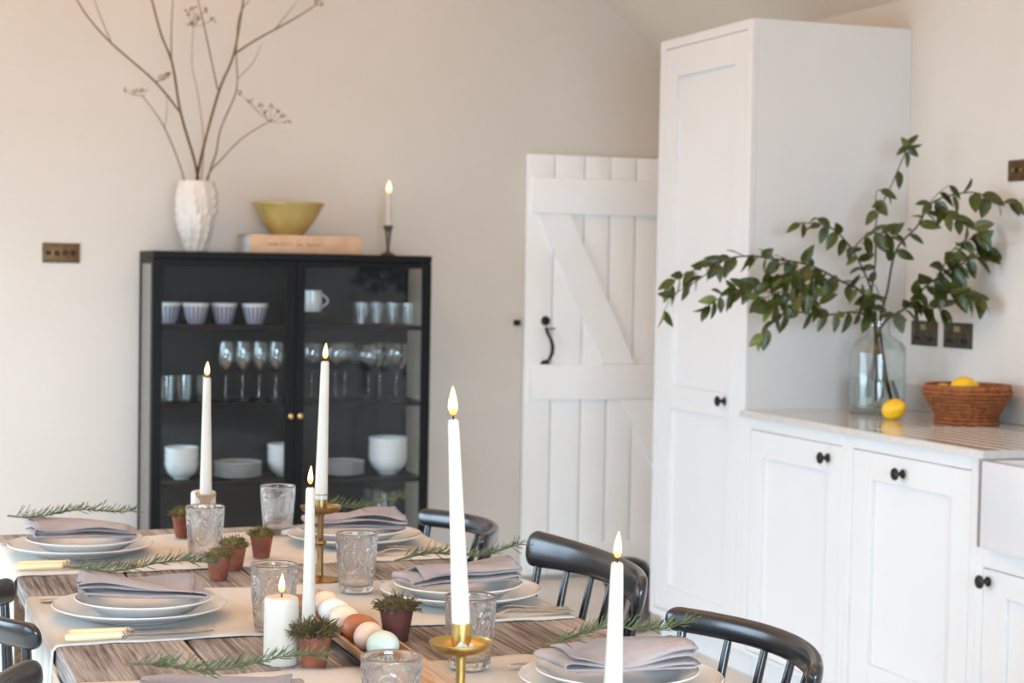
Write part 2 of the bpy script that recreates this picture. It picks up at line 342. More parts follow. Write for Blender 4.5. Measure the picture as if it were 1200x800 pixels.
# ================================================================== THE ROOM
def struct(o): o['kind'] = 'structure'; return o
XL, XR, YF, YB, EAVE, RIDGE, XM = -2.24, 3.44, -1.6, 7.3, 2.31, 4.53, 0.6
struct(MB().box(XL-0.15, XR+0.15, YF-0.15, YB+0.15, -0.1, 0).build('floor', M['floor']))
def gable(y0, y1, holes=()):
    mb = MB()
    top = [(XL-0.15, EAVE), (XM, RIDGE), (XR+0.15, EAVE)]
    pts = [(XL-0.15, 0), (XR+0.15, 0), (XR+0.15, EAVE), (XM, RIDGE), (XL-0.15, EAVE)]
    n = 5
    vs = [(x, y0, z) for x, z in pts] + [(x, y1, z) for x, z in pts]
    return mb.add(vs, [tuple(range(n)), tuple(reversed(range(n, 2*n)))] + [((k+1) % n, k, k+n, (k+1) % n+n) for k in range(n)])
struct(gable(YB, YB+0.15).build('wall_back', M['wall']))
struct(MB().box(XR, XR+0.15, YF, YB, 0, EAVE).build('wall_right', M['wall']))
# left wall with two glazed openings (out of frame, they light the room)
wl = MB()
ops = [(0.3, 2.8), (3.65, 6.85)]
prev = YF
for a, b in ops:
    wl.box(XL-0.15, XL, prev, a, 0, EAVE); wl.box(XL-0.15, XL, a, b, 0, 0.3); wl.box(XL-0.15, XL, a, b, 2.2, EAVE); prev = b
wl.box(XL-0.15, XL, prev, YB, 0, EAVE)
struct(wl.build('wall_left', M['wall']))
wf = MB(); wf.box(XL-0.15, -0.7, YF-0.15, YF, 0, EAVE); wf.box(1.7, XR+0.15, YF-0.15, YF, 0, EAVE); wf.box(-0.7, 1.7, YF-0.15, YF, 0, 0.5); wf.box(-0.7, 1.7, YF-0.15, YF, 2.2, EAVE)  # opening added to let in the frontal fill
wf.add([(XL-0.15, YF-0.15, EAVE), (XR+0.15, YF-0.15, EAVE), (XM, YF-0.15, RIDGE), (XL-0.15, YF, EAVE), (XR+0.15, YF, EAVE), (XM, YF, RIDGE)],
       [(0, 1, 2), (5, 4, 3), (0, 3, 4, 1), (1, 4, 5, 2), (2, 5, 3, 0)])
struct(wf.build('wall_front', M['wall']))
ce = MB()
for (xa, za, xb, zb) in ((XR+0.15, EAVE-0.117, XM, RIDGE), (XM, RIDGE, XL-0.15, EAVE-0.117)):
    vs = [(xa, YF-0.15, za), (xb, YF-0.15, zb), (xb, YB+0.15, zb), (xa, YB+0.15, za)]
    vs += [(x, y, z+0.12) for x, y, z in vs]
    ce.add(vs, [(0, 1, 2, 3), (7, 6, 5, 4), (1, 0, 4, 5), (2, 1, 5, 6), (3, 2, 6, 7), (0, 3, 7, 4)])
struct(ce.build('ceiling', M['ceiling']))
def window(name, axis, a, b, z0, z1, at, nb):
    mb = MB(); t = 0.03
    def bar(u0, u1, v0, v1):
        if axis == 'x': mb.box(at-t, at+t, u0, u1, v0, v1, 0.004)
        else: mb.box(u0, u1, at-t, at+t, v0, v1, 0.004)
    bar(a, a+0.05, z0, z1); bar(b-0.05, b, z0, z1); bar(a+0.05, b-0.05, z0, z0+0.05); bar(a+0.05, b-0.05, z1-0.05, z1)
    for k in range(1, nb): u = a+(b-a)*k/nb; bar(u-0.02, u+0.02, z0+0.05, z1-0.05)
    return struct(mb.build(name, M['white_paint']))
window('window_1', 'x', 0.3, 2.8, 0.3, 2.2, XL-0.045, 3)
window('window_2', 'x', 3.65, 6.85, 0.3, 2.2, XL-0.045, 3)
window('added_end_window', 'y', -0.7, 1.7, 0.5, 2.2, YF-0.05, 2)  # added frame, set in the opening made for the frontal fill

# ------------------------------------------------------------------ plank door in the back wall
door = bpy.data.objects.new('door_1', None); col.objects.link(door); door.location = (2.784, YB-0.005, 0.02); door['kind'] = 'structure'
dx = [0, 0.128, 0.270, 0.393, 0.517, 0.648]
pk = {}
for k in range(5):
    MB().box(dx[k]+0.0022, dx[k+1]-0.0022, -0.028, 0.0, 0, 1.838, 0.004).build('plank', M['door_paint'], door)
for z0, z1 in ((1.580, 1.737), (0.770, 0.925), (0.03, 0.138)):
    MB().box(0.025, 0.646, -0.052, -0.0275, z0, z1, 0.004).build('ledge', M['door_paint'], door)
def brace(pts):
    n = len(pts); vs = [(x, -0.050, z) for x, z in pts] + [(x, -0.0275, z) for x, z in pts]
    MB().add(vs, [tuple(range(n)), tuple(reversed(range(n, 2*n)))] + [((k+1) % n, k, k+n, (k+1) % n+n) for k in range(n)]).build('brace', M['door_paint'], door)
brace([(0.046, 1.579), (0.370, 0.926), (0.520, 0.926), (0.196, 1.579)])
brace([(0.468, 0.769), (0.646, 0.41), (0.646, 0.722), (0.623, 0.769)])
hd = MB(); hx, hy = 0.096, -0.031
hp = [(hx, hy-0.012, 1.085), (hx+0.004, hy-0.022, 1.06), (hx+0.016, hy-0.032, 1.035), (hx+0.022, hy-0.036, 1.005), (hx+0.021, hy-0.034, 0.975), (hx+0.012, hy-0.026, 0.948), (hx+0.002, hy-0.012, 0.930)]
hd.tube(hp, [0.008, 0.007, 0.0075, 0.009, 0.0085, 0.007, 0.006], 10)
hl = hd.build('handle', M['iron'], door); tag(hl, 'curved black iron latch handle')
for z, r in ((1.114, 0.0215), (0.922, 0.022)):
    MB().lathe([(0, 0.014), (r*0.6, 0.012), (r*0.95, 0.005), (r, 0), (0, 0)], 20).build('rosette', M['iron'], hl, (hx+0.002, hy+0.003, z), (R(90), 0, 0))
MB().box(hx+0.004, hx+0.040, hy-0.02, hy-0.012, 1.078, 1.084, 0.001).build('thumb_piece', M['iron'], hl)
tag(MB().box(-0.014, 0.014, -0.016, 0.0, -0.012, 0.012, 0.003).build('latch_keep', M['iron'], None, (2.758, YB-0.0, 1.124)), 'small black square latch keep on wall left of the plank door', 'latch')

# ------------------------------------------------------------------ kitchen run along the right wall
FX = 2.828
def knob(parent, y, z):
    o = MB().lathe([(0, 0), (0.013, 0), (0.013, 0.003), (0.0095, 0.006), (0.006, 0.011), (0.006, 0.017), (0.010, 0.021), (0.0172, 0.0245), (0.0185, 0.0275), (0.0165, 0.031), (0.008, 0.0335), (0, 0.034)], 24).build('knob', M['knob'], parent, (0, y, z), (0, R(-90), 0))
    tag(o, 'dark bronze round knob'); return o
def unit(name, label, cat, y0, y1, z0, z1, door_r, panels, kn, plinth=0.09, depth=0.6115, group=None):
    t = thing(name, label, cat, (FX, y0, 0), 0, group)
    W = y1-y0
    MB().box(0.022, depth, 0, W, plinth, z1).build('body', M['white_paint'], t)
    if plinth > 0: MB().box(0.05, depth, 0.001, W-0.001, 0, plinth-0.0005).build('plinth', M['white_paint'], t)
    a, b, c, d = door_r; a -= y0; b -= y0
    f = MB(); f.box(0, 0.022, 0, a-0.002, plinth, z1, 0.0015, 1); f.box(0, 0.022, b+0.002, W, plinth, z1, 0.0015, 1)
    f.box(0, 0.022, a-0.002, b+0.002, d+0.002, z1, 0.0015, 1); f.box(0, 0.022, a-0.002, b+0.002, plinth, c-0.002, 0.0015, 1)
    f.build('face_frame', M['white_paint'], t)
    dm = MB(); ps = [(p[0]-y0, p[1]-y0, p[2], p[3]) for p in panels]
    pa = min(p[0] for p in ps); pb = max(p[1] for p in ps)
    dm.box(0.001, 0.0215, a, pa, c, d, 0.0012, 1); dm.box(0.001, 0.0215, pb, b, c, d, 0.0012, 1)
    zs = [c] + [q for p in sorted(ps, key=lambda p: p[2]) for q in (p[2], p[3])] + [d]
    for k in range(0, len(zs), 2): dm.box(0.001, 0.0215, pa, pb, zs[k], zs[k+1], 0.0012, 1)
    dr = dm.build('door', M['white_paint'], t)
    for p in ps: MB().box(0.0125, 0.0212, p[0]-0.004, p[1]+0.004, p[2]-0.004, p[3]+0.004).build('panel', M['white_paint'], dr)
    knob(dr, kn[0]-y0, kn[1])
    return t
unit('tall_cupboard', 'tall white panelled larder cupboard reaching above the worktop', 'cupboard', 5.315, 6.03, 0, 2.2, (5.357, 5.99, 0.12, 2.165), [(5.44, 5.888, 0.945, 2.06), (5.44, 5.888, 0.213, 0.861)], (5.461, 0.918))
unit('base_cabinet', 'white base cabinet next to the tall cupboard, knob at its corner', 'cabinet', 4.660, 5.3145, 0, 0.877, (4.693, 5.267, 0.105, 0.838), [(4.770, 5.186, 0.184, 0.752)], (4.771, 0.796))
unit('base_cabinet', 'white base cabinet with central knob beside the sink', 'cabinet', 3.998, 4.6595, 0, 0.877, (4.031, 4.625, 0.105, 0.838), [(4.118, 4.520, 0.215, 0.757)], (4.357, 0.793))
unit('sink_cabinet', 'low white cabinet under the ceramic sink', 'cabinet', 3.25, 3.9975, 0, 0.640, (3.62, 3.965, 0.105, 0.588), [(3.70, 3.868, 0.19, 0.522)], (3.942, 0.556))
# worktop with drainer grooves towards the sink
wt = MB()
def wprof(gro):
    p = [(2.81, 0.8785), (2.81, 0.8965), (2.8135, 0.90)]
    x = 2.875
    while x < 3.27:
        if gro: p += [(x, 0.90), (x+0.004, 0.8955), (x+0.012, 0.8955), (x+0.016, 0.90)]
        x += 0.052
    return p + [(3.439, 0.90), (3.439, 0.8785)]
def extr(mb, prof, y0, y1):
    n = len(prof); vs = [(x, y0, z) for x, z in prof] + [(x, y1, z) for x, z in prof]
    mb.add(vs, [tuple(range(n)), tuple(reversed(range(n, 2*n)))] + [((k+1) % n, k, k+n, (k+1) % n+n) for k in range(n)])
extr(wt, wprof(True), 3.955, 4.62); extr(wt, wprof(False), 4.62, 5.3145)
wt.box(3.30, 3.439, 3.25, 3.955, 0.8785, 0.90, 0.002)
tag(wt.build('worktop', M['worktop'], None, sharp=25), 'polished pale grey worktop with drainer grooves over the base cabinets', 'worktop')
tag(MB().box(3.419, 3.4395, 3.25, 5.3145, 0.9005, 0.985, 0.002).build('upstand', M['worktop']), 'low grey upstand strip along the wall behind the worktop', 'upstand')
sk = MB(); o = (2.795, 3.295, 3.26, 3.94, 0.645, 0.876); i = 0.032
sk.box(o[0], o[1], o[2], o[3], o[4], o[4]+0.03, 0.006); sk.box(o[0], o[0]+i, o[2], o[3], o[4]+0.02, o[5], 0.007); sk.box(o[1]-i, o[1], o[2], o[3], o[4]+0.02, o[5], 0.007)
sk.box(o[0]+0.01, o[1]-0.01, o[2], o[2]+i, o[4]+0.02, o[5], 0.007); sk.box(o[0]+0.01, o[1]-0.01, o[3]-i, o[3], o[4]+0.02, o[5], 0.007)
tag(sk.build('belfast_sink', M['ceramic_sink']), 'white ceramic butler sink at the right edge', 'sink')

# wall plates
def socket(y0, y1, z0, z1, label):
    t = thing('wall_socket', label, 'socket', (XR, (y0+y1)/2, (z0+z1)/2), 0, 'double sockets above the worktop')
    w2, h2 = (y1-y0)/2, (z1-z0)/2
    MB().box(-0.005, 0, -w2, w2, -h2, h2, 0.0015).build('plate', M['dark_bronze'], t)
    for s in (-1, 1):
        ins = MB().box(-0.0062, -0.004, s*w2*0.5-0.020, s*w2*0.5+0.020, -h2*0.62, h2*0.35, 0.001).build('socket_insert', M['dark_bronze'], t)
        sl = MB(); c = s*w2*0.5
        sl.box(-0.0072, -0.006, c-0.004, c+0.004, -0.004, 0.010); sl.box(-0.0072, -0.006, c-0.016, c-0.006, -0.022, -0.014); sl.box(-0.0072, -0.006, c+0.006, c+0.016, -0.022, -0.014)
        sl.box(-0.0072, -0.006, c-0.015, c+0.015, -0.024, -0.010, 0.002)
        sl.build('pin_slots', M['insert'], ins)
        MB().box(-0.0095, -0.004, s*0.008-0.006, s*0.008+0.006, h2*0.28, h2*0.72, 0.0015).build('rocker', M['rocker'], t)
socket(5.112, 5.265, 1.121, 1.205, 'dark bronze double socket nearer the tall cupboard')
socket(4.914, 5.073, 1.121, 1.205, 'dark bronze double socket further from the tall cupboard, above the basket')
t = thing('light_switch', 'brass switch plate high on the right wall at the frame edge', 'switch', (XR, 4.66, 1.69))
MB().box(-0.006, 0, -0.085, 0.085, -0.033, 0.033, 0.002).build('plate', M['bronze_plate'], t)
for k in (-1, 0, 1): MB().lathe([(0, 0.016), (0.004, 0.015), (0.003, 0), (0.008, 0), (0.008, -0.002)], 10).build('toggle', M['rocker'], t, (-0.006, k*0.04, 0), (0, R(-90), 0))
t = thing('light_switch', 'bronze four-toggle switch plate on the back wall left of the cabinet', 'switch', (0.8205, YB, 1.389))
MB().box(-0.0725, 0.0725, -0.006, 0, -0.039, 0.039, 0.002).build('plate', M['bronze_plate'], t)
for k in range(4): MB().lathe([(0, 0.017), (0.0045, 0.016), (0.0032, 0), (0.010, 0), (0.010, -0.002)], 12).build('toggle', M['bronze_plate'], t, (-0.048+0.032*k, -0.006, 0), (R(90), 0, 0))

# dark lidded bin by the far end of the larder, mostly hidden
t = thing('pedal_bin', 'small bin with domed black lid behind the end of the tall cupboard', 'bin', (2.80, 6.16, 0))
MB().lathe([(0, 0), (0.075, 0), (0.085, 0.02), (0.088, 0.16), (0.084, 0.165), (0, 0.165)], 28).build('body', M['bin_body'], t)
MB().lathe([(0, 0.166), (0.094, 0.166), (0.096, 0.18), (0.088, 0.225), (0.065, 0.258), (0.03, 0.272), (0, 0.275)], 28).build('lid', M['bin_lid'], t)

# ------------------------------------------------------------------ black display cabinet
CX0, CX1, CY0, CY1, CZ = 1.122, 2.245, 6.92, 7.25, 1.403
cab = thing('display_cabinet', 'black metal display cabinet with glass doors against the back wall', 'cabinet', (CX0, CY0, 0))
W, D = CX1-CX0, CY1-CY0
p = 0.022
fr = MB()
for x in (0, W-p): fr.box(x, x+p, 0.022, 0.022+p, 0, CZ-0.028, 0.0015, 1)
for x in (0, W-0.010): fr.box(x, x+0.010, D-0.012, D, 0, CZ-0.028, 0.0015, 1)
fr.box(0, W, 0.022, D, 0.13, 0.15, 0.0015, 1)
for y in (0.022, D-p): fr.box(p, W-p, y, y+p, CZ-0.05, CZ-0.0285, 0.001, 1)
for x in (0, W-p): fr.box(x, x+p, 0.022+p, D-p, CZ-0.05, CZ-0.0285, 0.001, 1)
fr.build('frame', M['black_metal'], cab)
MB().box(0, W, 0.0, D, CZ-0.028, CZ, 0.0015, 1).build('top', M['black_metal'], cab)
MB().box(0.010, W-0.010, D-0.008, D-0.003, 0.15, CZ-0.05).build('back_panel', M['back_panel'], cab)
for x in (0.004, W-0.008): MB().box(x, x+0.004, 0.022+p, D-0.012, 0.15, CZ-0.05).build('side_pane', M['side_pane'], cab)
for z in (0.502, 0.812, 1.119):
    MB().box(0.014, W-0.014, 0.028, D-0.010, z-0.018, z, 0.001, 1).build('shelf', M['black_metal'], cab)
for s, (xa, xb) in enumerate(((0.001, W/2-0.001), (W/2+0.001, W-0.001))):
    d = MB(); zt, zb = CZ-0.030, 0.14
    sw = 0.036
    d.box(xa, xa+sw, 0, 0.020, zb, zt, 0.0015, 1); d.box(xb-sw, xb, 0, 0.020, zb, zt, 0.0015, 1)
    d.box(xa+sw, xb-sw, 0, 0.020, zt-0.022, zt, 0.0015, 1); d.box(xa+sw, xb-sw, 0, 0.020, zb, zb+0.04, 0.0015, 1)
    dr = d.build('door', M['black_metal'], cab)
    MB().box(xa+sw-0.004, xb-sw+0.004, 0.008, 0.012, zb+0.038, zt-0.020).build('pane', M['pane'], dr)
    kx = xb-0.018 if s == 0 else xa+0.018
    kb = MB().lathe([(0, 0), (0.006, 0), (0.005, 0.008), (0.009, 0.012), (0.0115, 0.018), (0.010, 0.024), (0, 0.027)], 16).build('knob', M['brass'], dr, (kx, 0, 0.762), (R(90), 0, 0))
    tag(kb, 'small brass knob')

# ------------------------------------------------------------------ things inside the cabinet
def shell(prof_out, t, n=40, fn=None):
    """vessel: outer profile bottom->top, inner wall offset by t"""
    inn = [(max(r-t, 0.0), max(z, prof_out[0][1]+t)) for r, z in reversed(prof_out)]
    inn = [q for q in inn if q[0] > 0.002]
    return [(0, prof_out[0][1])] + prof_out + [(prof_out[-1][0]-t*0.5, prof_out[-1][1]+t*0.4)] + inn + [(0, prof_out[0][1]+t)]
bowl_p = [(0.034, 0), (0.036, 0.006), (0.050, 0.014), (0.064, 0.032), (0.072, 0.056), (0.075, 0.078)]
bowl_me = MB().lathe(shell(bowl_p, 0.004), 40).mesh('bowl', M['stoneware'])
plate_p = [(0.050, 0), (0.054, 0.003), (0.072, 0.005), (0.097, 0.0105), (0.0975, 0.012)]
splate_me = MB().lathe(shell(plate_p, 0.003), 40).mesh('stacked_plate', M['stoneware'])
def bowls(x, y, n, sc_, where):
    for k in range(n):
        nm = {0: 'lowest', n-1: 'topmost'}.get(k, 'middle')
        o = put('bowl', bowl_me, None, (x, y, 0.502+0.0305*k*sc_+0.0005)); o.scale = (sc_,)*3
        tag(o, nm + ' white bowl in the stack ' + where, 'bowl', 'white bowls in the cabinet')
bowls(1.272, 7.10, 3, 0.90, 'at the left end of the lower cabinet shelf')
bowls(1.692, 7.12, 3, 0.92, 'behind the middle of the cabinet doors')
bowls(2.124, 7.10, 3, 1.08, 'at the right end of the lower cabinet shelf')
def plates(x, y, n, sc_, where):
    for k in range(n):
        o = put('stacked_plate', splate_me, None, (x, y, 0.5025+0.0125*k*sc_)); o.scale = (sc_,)*3
        tag(o, ['lowest', 'second', 'third', 'fourth', 'fifth', 'sixth'][k] + ' white plate up in the stack ' + where, 'plate', 'plates stacked in the cabinet')
plates(1.497, 7.10, 5, 1.0, 'on the left of the cabinet')
plates(1.932, 7.10, 5, 0.92, 'on the right of the cabinet')
cup_p = [(0.030, 0), (0.031, 0.004), (0.036, 0.012), (0.045, 0.045), (0.0525, 0.080)]
cup_me = MB().lathe(shell(cup_p, 0.003), 48).mesh('striped_cup', M['striped'])
for x, y, lb in ((1.215, 7.12, 'first from the left'), (1.316, 7.07, 'second from the left'), (1.432, 7.09, 'third from the left'), (1.553, 7.07, 'fourth from the left')):
    tag(put('striped_cup', cup_me, None, (x, y, 1.1195)), 'blue and white striped cup on the top cabinet shelf, ' + lb, 'cup', 'striped cups in the cabinet')
# jug on a low dark box
tag(MB().box(-0.07, 0.07, -0.06, 0.06, 0, 0.050, 0.004).build('storage_tin', M['black_metal'], None, (1.815, 7.12, 1.1195)), 'low dark tin under the white jug on the cabinet shelf', 'tin')
jug = thing('milk_jug', 'small white jug with loop handle on the top cabinet shelf', 'jug', (1.797, 7.11, 1.170))
MB().lathe(shell([(0.036, 0), (0.039, 0.004), (0.041, 0.04), (0.040, 0.085)], 0.003), 36).build('body', M['china'], jug)
MB().tube([(0.038+0.028*math.sin(math.pi*k/10), 0, 0.072-0.056*k/10) for k in range(11)], 0.0045, 8).build('handle', M['china'], jug)
tum_me = MB().lathe(shell([(0.026, 0), (0.027, 0.003), (0.031, 0.088)], 0.002), 28).mesh('glass_tumbler', M['thin'])
for k in range(4):
    for r_ in range(2):
        tag(put('glass_tumbler', tum_me, None, (1.992+0.066*k+0.01*r_, 7.06+0.08*r_, 1.1195)), 'clear glass tumbler on the top cabinet shelf, %s of the %s row' % (['first', 'second', 'third', 'last'][k], ['front', 'back'][r_]), 'glass', 'tumblers on the top shelf')
tum2_me = MB().lathe(shell([(0.028, 0), (0.029, 0.003), (0.033, 0.100)], 0.002), 28).mesh('glass_tumbler', M['thin'])
for k in range(3):
    tag(put('glass_tumbler', tum2_me, None, (1.205+0.074*k, 7.07+0.03*(k % 2), 0.8125)), 'tall clear tumbler left of the flutes on the cabinet shelf, %s one' % ['left', 'middle', 'right'][k], 'glass', 'tall tumblers beside the flutes')
def wine(name, rb, hb, hs, rf):
    t = 0.0012
    out = [(rf, 0), (rf, 0.0015), (rf*0.5, 0.003), (0.006, 0.007), (0.0035, 0.02), (0.0032, hs-0.01), (0.006, hs), (rb*0.55, hs+hb*0.10), (rb*0.9, hs+hb*0.32), (rb, hs+hb*0.55), (rb*0.94, hs+hb*0.8), (rb*0.86, hs+hb)]
    inn = [(rb*0.86-t, hs+hb), (rb*0.94-t, hs+hb*0.8), (rb-t, hs+hb*0.55), (rb*0.9-t, hs+hb*0.34), (rb*0.55-t, hs+hb*0.12), (0, hs+0.006)]
    return MB().lathe([(0, 0)] + out + inn, 28).mesh(name, M['thin'])
flute_me = wine('flute_glass', 0.033, 0.125, 0.108, 0.030)
for k in range(4):
    for r_ in range(2):
        tag(put('flute_glass', flute_me, None, (1.437+0.068*k+0.016*r_, 7.06+0.085*r_, 0.8125)), 'stemmed flute glass on the middle shelf behind the left door, %s of the %s row' % (['first', 'second', 'third', 'last'][k], ['front', 'back'][r_]), 'wine glass', 'flute glasses in the cabinet')
wine_me = wine('wine_glass', 0.047, 0.110, 0.120, 0.036)
bigw_me = wine('wine_glass', 0.060, 0.110, 0.112, 0.040)
for x, y, me, lb in ((1.795, 7.09, wine_me, 'first from the centre'), (1.888, 7.07, wine_me, 'second from the centre'), (2.030, 7.08, bigw_me, 'the widest of the row'), (2.142, 7.06, wine_me, 'the rightmost by the side pane'), (1.955, 7.17, wine_me, 'standing behind the widest one'), (2.10, 7.16, wine_me, 'standing behind the rightmost one')):
    tag(put('wine_glass', me, None, (x, y, 0.8125)), 'stemmed wine glass behind the right cabinet door, ' + lb, 'wine glass', 'wine glasses in the cabinet')
tag(MB().lathe(shell([(0.045, 0), (0.048, 0.006), (0.040, 0.06), (0.046, 0.16), (0.070, 0.285)], 0.003), 36).build('glass_vase', M['thin'], None, (2.085, 7.08, 0.1505)), 'flared clear glass vase on the cabinet floor', 'vase')

# ------------------------------------------------------------------ things on top of the cabinet
ZT = CZ + 0.0005
def knobbly(r, z, t):
    k = math.floor(z/0.036); ph = (k % 2)*math.pi/11+0.2*math.sin(k*2.3)
    a = max(0.0, math.cos((t+ph)*11))**1.3; b = math.sin(math.pi*((z/0.036) % 1.0))**0.7*(0.8+0.25*math.sin(t*3.7+k))
    return r + 0.0085*a*b - 0.002
vp = [(0.040, 0), (0.043, 0.006)] + [(0.043+0.039*math.sin(min(1, (z-0.006)/0.19)*math.pi/2), z) for z in [0.006+0.0047*k for k in range(2, 47)]]
vp += [(0.081, 0.228), (0.079, 0.24), (0.075, 0.255), (0.072, 0.270), (0.0715, 0.278)]
vin = [(0.067, 0.279), (0.066, 0.26), (0.072, 0.22), (0.072, 0.18), (0.05, 0.06), (0.03, 0.02), (0, 0.018)]
vase = MB().lathe([(0, 0)] + vp + vin, 104, fn=lambda r, z, t: knobbly(r, z, t) if (0.008 < z < 0.262 and r > 0.0425 and (r, z) not in vin) else r)
tag(vase.build('ceramic_vase', M['vase'], None, (1.318, 7.09, ZT), sharp=60), 'knobbly white ceramic vase holding dried stems on the cabinet', 'vase')
bk = thing('book', 'thick tan hardback book lying under the amber bowl', 'book', (1.507, 6.965, ZT))
MB().box(0, 0.46, 0, 0.006, 0, 0.072, 0.002).build('spine', M['book_cover'], bk)
MB().box(0.0, 0.46, 0.006, 0.245, 0, 0.004, 0.001).build('cover', M['book_cover'], bk); MB().box(0.0, 0.46, 0.006, 0.245, 0.068, 0.072, 0.001).build('cover', M['book_cover'], bk)
MB().box(0.004, 0.455, 0.0065, 0.238, 0.0045, 0.0675).build('page_block', M['pages'], bk)
rr = random.Random(4); tt = MB(); x = 0.075
for word in (8, 2, 5):
    for k in range(word):
        h = rr.choice((0.008, 0.008, 0.013)); tt.box(x, x+0.0022, -0.0008, 0.0005, 0.030, 0.030+h)
        if rr.random() < 0.7: tt.box(x, x+0.007, -0.0008, 0.0005, rr.choice((0.030, 0.036)), rr.choice((0.0335, 0.039)))
        if rr.random() < 0.5: tt.box(x+0.006, x+0.0082, -0.0008, 0.0005, 0.030, 0.038)
        x += 0.0125
    x += 0.016
tt.build('spine_print', M['ink'], bk)
tag(MB().lathe(shell([(0.062, 0), (0.064, 0.006), (0.072, 0.014), (0.098, 0.045), (0.122, 0.082), (0.139, 0.115), (0.146, 0.122), (0.147, 0.130)], 0.005), 56).build('mixing_bowl', M['amber'], None, (1.692, 7.105, ZT+0.0725)), 'amber coloured bowl standing on the book', 'bowl')

# candles ----------------------------------------------------------
def flame(parent, z, h=0.030, r=0.0048, lean=(0, 0)):
    pr = [(0, 0), (r*0.55, h*0.05), (r*0.95, h*0.20), (r, h*0.32), (r*0.82, h*0.52), (r*0.5, h*0.74), (r*0.2, h*0.92), (0, h)]
    mb = MB().lathe(pr, 16)
    mb.v = [(x+lean[0]*(zz/h)**2, y+lean[1]*(zz/h)**2, zz) for x, y, zz in mb.v]
    return mb.build('flame', M['flame'], parent, (0, 0, z))
def candle(label, loc, L, r0, r1, group='burning candles', fh=0.030, fr_=0.0048, lean=(0.001, 0), tilt=(0, 0), name='taper_candle'):
    t = thing(name, label, 'candle', loc, 0, group); t.rotation_euler = (tilt[0], tilt[1], 0)
    pr = [(0, 0), (r0*0.96, 0), (r0, 0.004)] + [(r0+(r1-r0)*k/8, 0.004+(L-0.010)*k/8) for k in range(1, 9)] + [(r1*0.93, L-0.002), (r1*0.7, L), (r1*0.35, L-0.001), (0, L-0.0025)]
    MB().lathe(pr, 28).build('wax', M['wax'], t)
    MB().tube([(0, 0, L-0.004), (0.0003, 0, L+0.004), (0.0012, 0, L+0.010)], [0.0012, 0.0011, 0.0009], 6).build('wick', M['wick'], t)
    
    if fh: flame(t, L+0.005, fh, fr_, lean)
    return t
def stick(label, loc, parts, mat, name='candlestick'):
    t = thing(name, label, 'candlestick', loc, 0, 'candlesticks')
    for nm, pr in parts: MB().lathe(pr, 36).build(nm, mat, t)
    return t
stick('slim dark candlestick on the right end of the cabinet', (2.112, 7.10, ZT), [('base', [(0, 0), (0.030, 0), (0.031, 0.004), (0.022, 0.009), (0.010, 0.016), (0, 0.016)]), ('stem', [(0, 0.016), (0.008, 0.0161), (0.007, 0.03), (0.011, 0.07), (0.014, 0.100), (0, 0.1)]), ('cup', [(0, 0.1), (0.014, 0.1001), (0.018, 0.112), (0.021, 0.122), (0.014, 0.1235), (0, 0.1235)])], M['pewter'])
candle('short lit candle in the dark candlestick on the cabinet', (2.112, 7.10, ZT+0.124), 0.128, 0.0115, 0.010, fh=0.05, fr_=0.0105)

# dried stems in the vase
def smooth_path(pts, n=5):
    P = [Vector(p) for p in pts]; out = []
    for i in range(len(P)-1):
        p0 = P[max(i-1, 0)]; p1 = P[i]; p2 = P[i+1]; p3 = P[min(i+2, len(P)-1)]
        for k in range(n):
            t = k/n; out.append(0.5*((2*p1)+(p2-p0)*t+(2*p0-5*p1+4*p2-p3)*t*t+(3*p1-p0-3*p2+p3)*t*t*t))
    out.append(P[-1]); return out
S = {'S1':[(1.324,7.085,1.46),(1.321,7.080,1.695), (1.251,7.080,1.944), (1.216,7.080,2.135), (1.172,7.080,2.245), (1.134,7.080,2.378), (1.100,7.080,2.508)],
'S1b':[(1.251,7.080,1.944), (1.150,7.080,2.062), (0.981,7.080,2.201), (0.896,7.080,2.290), (0.848,7.080,2.359), (0.809,7.080,2.421)],
'S1c':[(0.981,7.080,2.201), (0.938,7.080,2.300), (0.915,7.080,2.363), (0.905,7.080,2.402)],
'S1d':[(1.150,7.080,2.062), (1.177,7.080,2.073), (1.200,7.080,2.088)],
'S1e':[(1.212,7.080,2.158), (1.211,7.080,2.284), (1.216,7.080,2.401), (1.219,7.080,2.484)],
'S2':[(1.318,7.10,1.46),(1.325,7.120,1.697), (1.403,7.120,2.025), (1.466,7.120,2.191), (1.502,7.120,2.409), (1.511,7.120,2.528)],
'S2b':[(1.466,7.120,2.191), (1.555,7.120,2.254), (1.711,7.120,2.349), (1.809,7.120,2.417)],
'S2c':[(1.403,7.120,2.048), (1.349,7.120,2.285), (1.321,7.120,2.397), (1.307,7.120,2.463)],
'S2d':[(1.631,7.120,2.299), (1.676,7.120,2.360), (1.721,7.120,2.418)],
'S3':[(1.33,7.08,1.47),(1.356,7.050,1.695), (1.385,7.050,1.790), (1.404,7.050,1.892), (1.464,7.050,2.045), (1.462,7.050,2.183), (1.471,7.050,2.331), (1.511,7.050,2.400)],
'S3b':[(1.470,7.050,2.089), (1.531,7.050,2.160), (1.561,7.050,2.229)],
'S4':[(1.31,7.07,1.48),(1.350,7.04,1.693), (1.400,7.02,1.765), (1.483,7.000,1.855), (1.598,7.000,1.930)],
'S5':[(1.30,7.07,1.48),(1.262,7.06,1.688), (1.180,7.030,1.880), (1.093,7.030,2.002)],
'S5b':[(1.180,7.030,1.880), (1.189,7.030,1.963), (1.182,7.030,2.019)],
'S6':[(1.325,7.10,1.47),(1.345,7.13,1.70),(1.359,7.170,1.847), (1.336,7.180,2.033), (1.311,7.180,2.151), (1.316,7.180,2.330)]}
def stem_tube(mb, pts, r0, r1, n=6, sub=5):
    q = smooth_path(pts, sub); m = len(q)
    mb.tube(q, [r0+(r1-r0)*k/(m-1) for k in range(m)], n)
